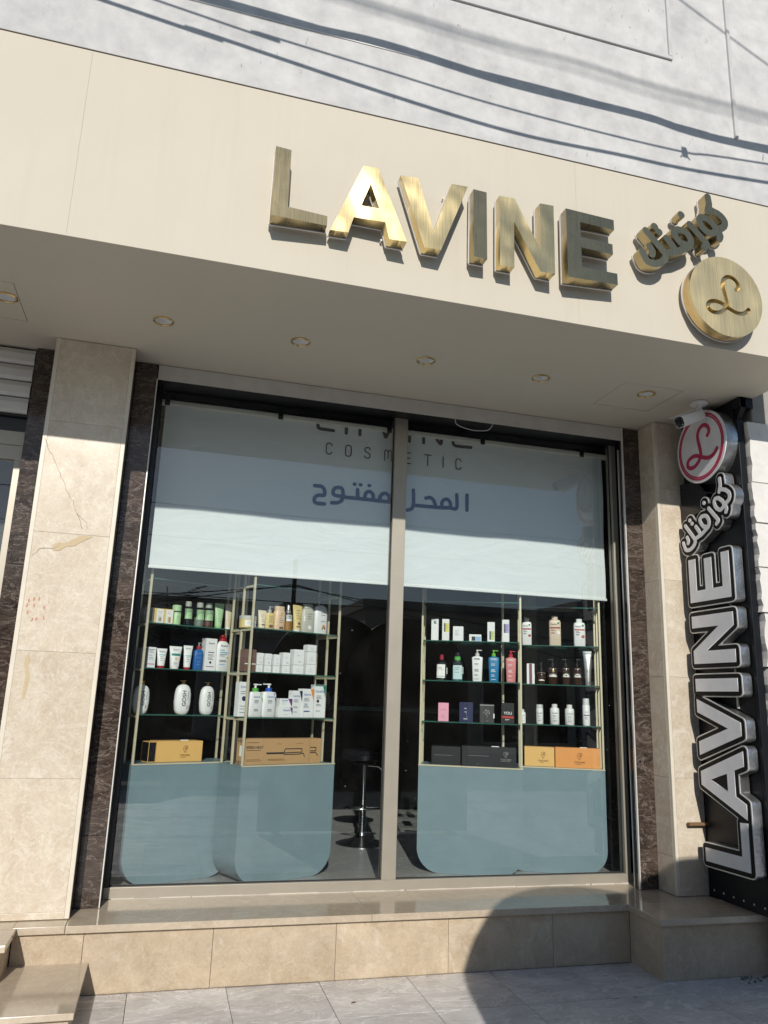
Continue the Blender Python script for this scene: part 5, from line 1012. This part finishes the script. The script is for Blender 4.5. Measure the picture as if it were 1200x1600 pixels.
for k, z in enumerate((3.3, 3.9, 4.6, 5.3, 6.1)):
    o = MB().tube([(-40, -9.0+.1*k, z+1.2), (-10, -9.0+.1*k, z+.1), (3, -9.0+.1*k, z), (20, -9.0+.1*k, z+.15), (45, -9.0+.1*k, z+1)], .012, 5).build('street_cable', M_rubber, None, True)
    tag(o, ['lowest', 'second', 'third', 'fourth', 'highest'][k]+' cable strung along the far pavement', 'cable', 'cables along the far pavement')
# houses across the street
def house(x0_, x1_, h, c, label, y=-12.6, dep=8, nw=3, fl=1):
    b = empty('street_house', ((x0_+x1_)/2, y, 0), label=label, cat='building'); xm = (x0_+x1_)/2
    MB().box(x0_-xm, -dep, 0, x1_-xm, -.001, h).build('wall', c, b)
    MB().box(x0_-xm-.12, -dep-.1, h+.001, x1_-xm+.12, .12, h+.3).build('parapet', M_rough, b)
    for f_ in range(fl):
        for k in range(nw):
            wx = (x1_-x0_)*(k+.5)/nw-(x1_-x0_)/2; z = .3 if f_ == 0 else .9+3.1*f_; ww = (x1_-x0_)/nw*.36; hh_ = 2.4 if f_ == 0 else 1.4
            fr = MB().box(wx-ww, .0, z, wx+ww, .06, z+hh_).build('window', M_header, b); MB().box(wx-ww+.08, .061, z+.08, wx+ww-.08, .065, z+hh_-.08).build('pane', M_black, fr)
    return b
W1 = flat('cream_render', (.55, .50, .42), .8); W2 = flat('grey_render', (.42, .42, .42), .8); W3 = flat('white_render', (.68, .68, .68), .8)
house(-26, -9, 5.2, W2, 'low grey house across the street at the far left', nw=5)
house(-8.8, -1.2, 3.3, W1, 'low cream shop across the street')
house(-1.0, 5.6, 3.2, W2, 'single storey grey shop across the street behind the pole')
house(5.8, 13, 4.3, W1, 'cream shop across the street with wide windows', nw=4)
house(13.2, 26, 4.7, W3, 'white shop across the street at the far right', nw=5)
house(-14, 4, 6.0, W3, 'pale two storey building behind the low shops', -30, 8, 7, 2); house(6, 24, 6.3, W2, 'grey two storey building behind the cream shop', -32, 8, 8, 2)
# palm across the street
pm = empty('palm_tree', (-.15, -10.8, 0), label='palm tree on the far pavement across the street', cat='palm tree')
MB().tube([(0, 0, -.05), (.05, 0, 1.6), (.0, .05, 3.3)], [.2, .16, .14], 12).build('trunk', MC['pole_wood'], pm, True)
fr = MB(); rnd = random.Random(4)
for k in range(22):
    az = k*2.4; el = rnd.uniform(-.1, 1.2); L = rnd.uniform(1.3, 1.8); prev = Vector((0, .05, 3.3)); d_ = Vector((math.cos(az)*math.cos(el), math.sin(az)*math.cos(el), math.sin(el)))
    for s in range(9):
        nxt = prev+d_*(L/9); d_ = (d_+Vector((0, 0, -.16))).normalized(); sd = d_.cross(Vector((0, 0, 1))).normalized()
        fr.tube([prev, nxt], .012, 4)
        for sg in (-1, 1):
            tip = prev+(sd*sg+d_*.6).normalized()*(.42*math.sin((s+1.2)/10*3.0)+.08)-Vector((0, 0, .08)); fr.add([prev, prev+d_*.05, tip], [(0, 1, 2)])
        prev = nxt
fr.build('crown', flat('palm_green', (.045, .07, .025), .7), pm, fix=False)
# parked car
car = empty('parked_car', (-1.0, -4.6, -.12), label='dark saloon car parked at the kerb behind the viewer', cat='car')
prof = [(-2.2, .35), (-2.2, .72), (-2.05, .86), (-1.5, .92), (-.85, 1.40), (.55, 1.42), (1.25, .98), (2.1, .86), (2.25, .6), (2.2, .32)]
cb = MB(); n = len(prof); vs = []
for yy, k, dz in ((-.86, .97, -.0), (-.80, 1, 0), (.80, 1, 0), (.86, .97, -.0)):
    for x, z in prof: vs.append((x*k, yy*(1 if z < .95 else .8), z))
fs = [(i+j*n, i+1+j*n, i+1+(j+1)*n, i+(j+1)*n) for j in range(3) for i in range(n-1)]+[tuple(range(n)), tuple(range(4*n-1, 3*n-1, -1))]+[(n-1+j*n, j*n, (j+1)*n, n-1+(j+1)*n) for j in range(3)]
cb.add(vs, fs).build('body', flat('dark_car_paint', (.012, .013, .016), .15), car)
for s in (-1, 1): MB().prism([(-1.25, .98), (-.80, 1.34), (.50, 1.36), (1.05, 1.0)], 'y', s*.705, s*.745).build('side_window', M_black, car)
for x in (-1.35, 1.35):
    for s in (-1, 1):
        w_ = MB().lathe([(.2, -.1), (.32, -.1), (.33, -.06), (.33, .06), (.32, .1), (.2, .1)], 24).build('wheel', M_rubber, car, True); w_.rotation_euler = (math.pi/2, 0, 0); w_.location = (x, s*.78, .33)
        rm = MB().lathe([(.2, -.102), (.19, -.06), (.05, -.05), (1e-6, -.05)], 20).build('rim', flat('dark_rim', (.05, .05, .05), .4, .5), w_, True)
for s in (-.6, .6): MB().box(2.19, s-.18, .62, 2.235, s+.18, .74, c=.01).build('headlight', M_lens, car)
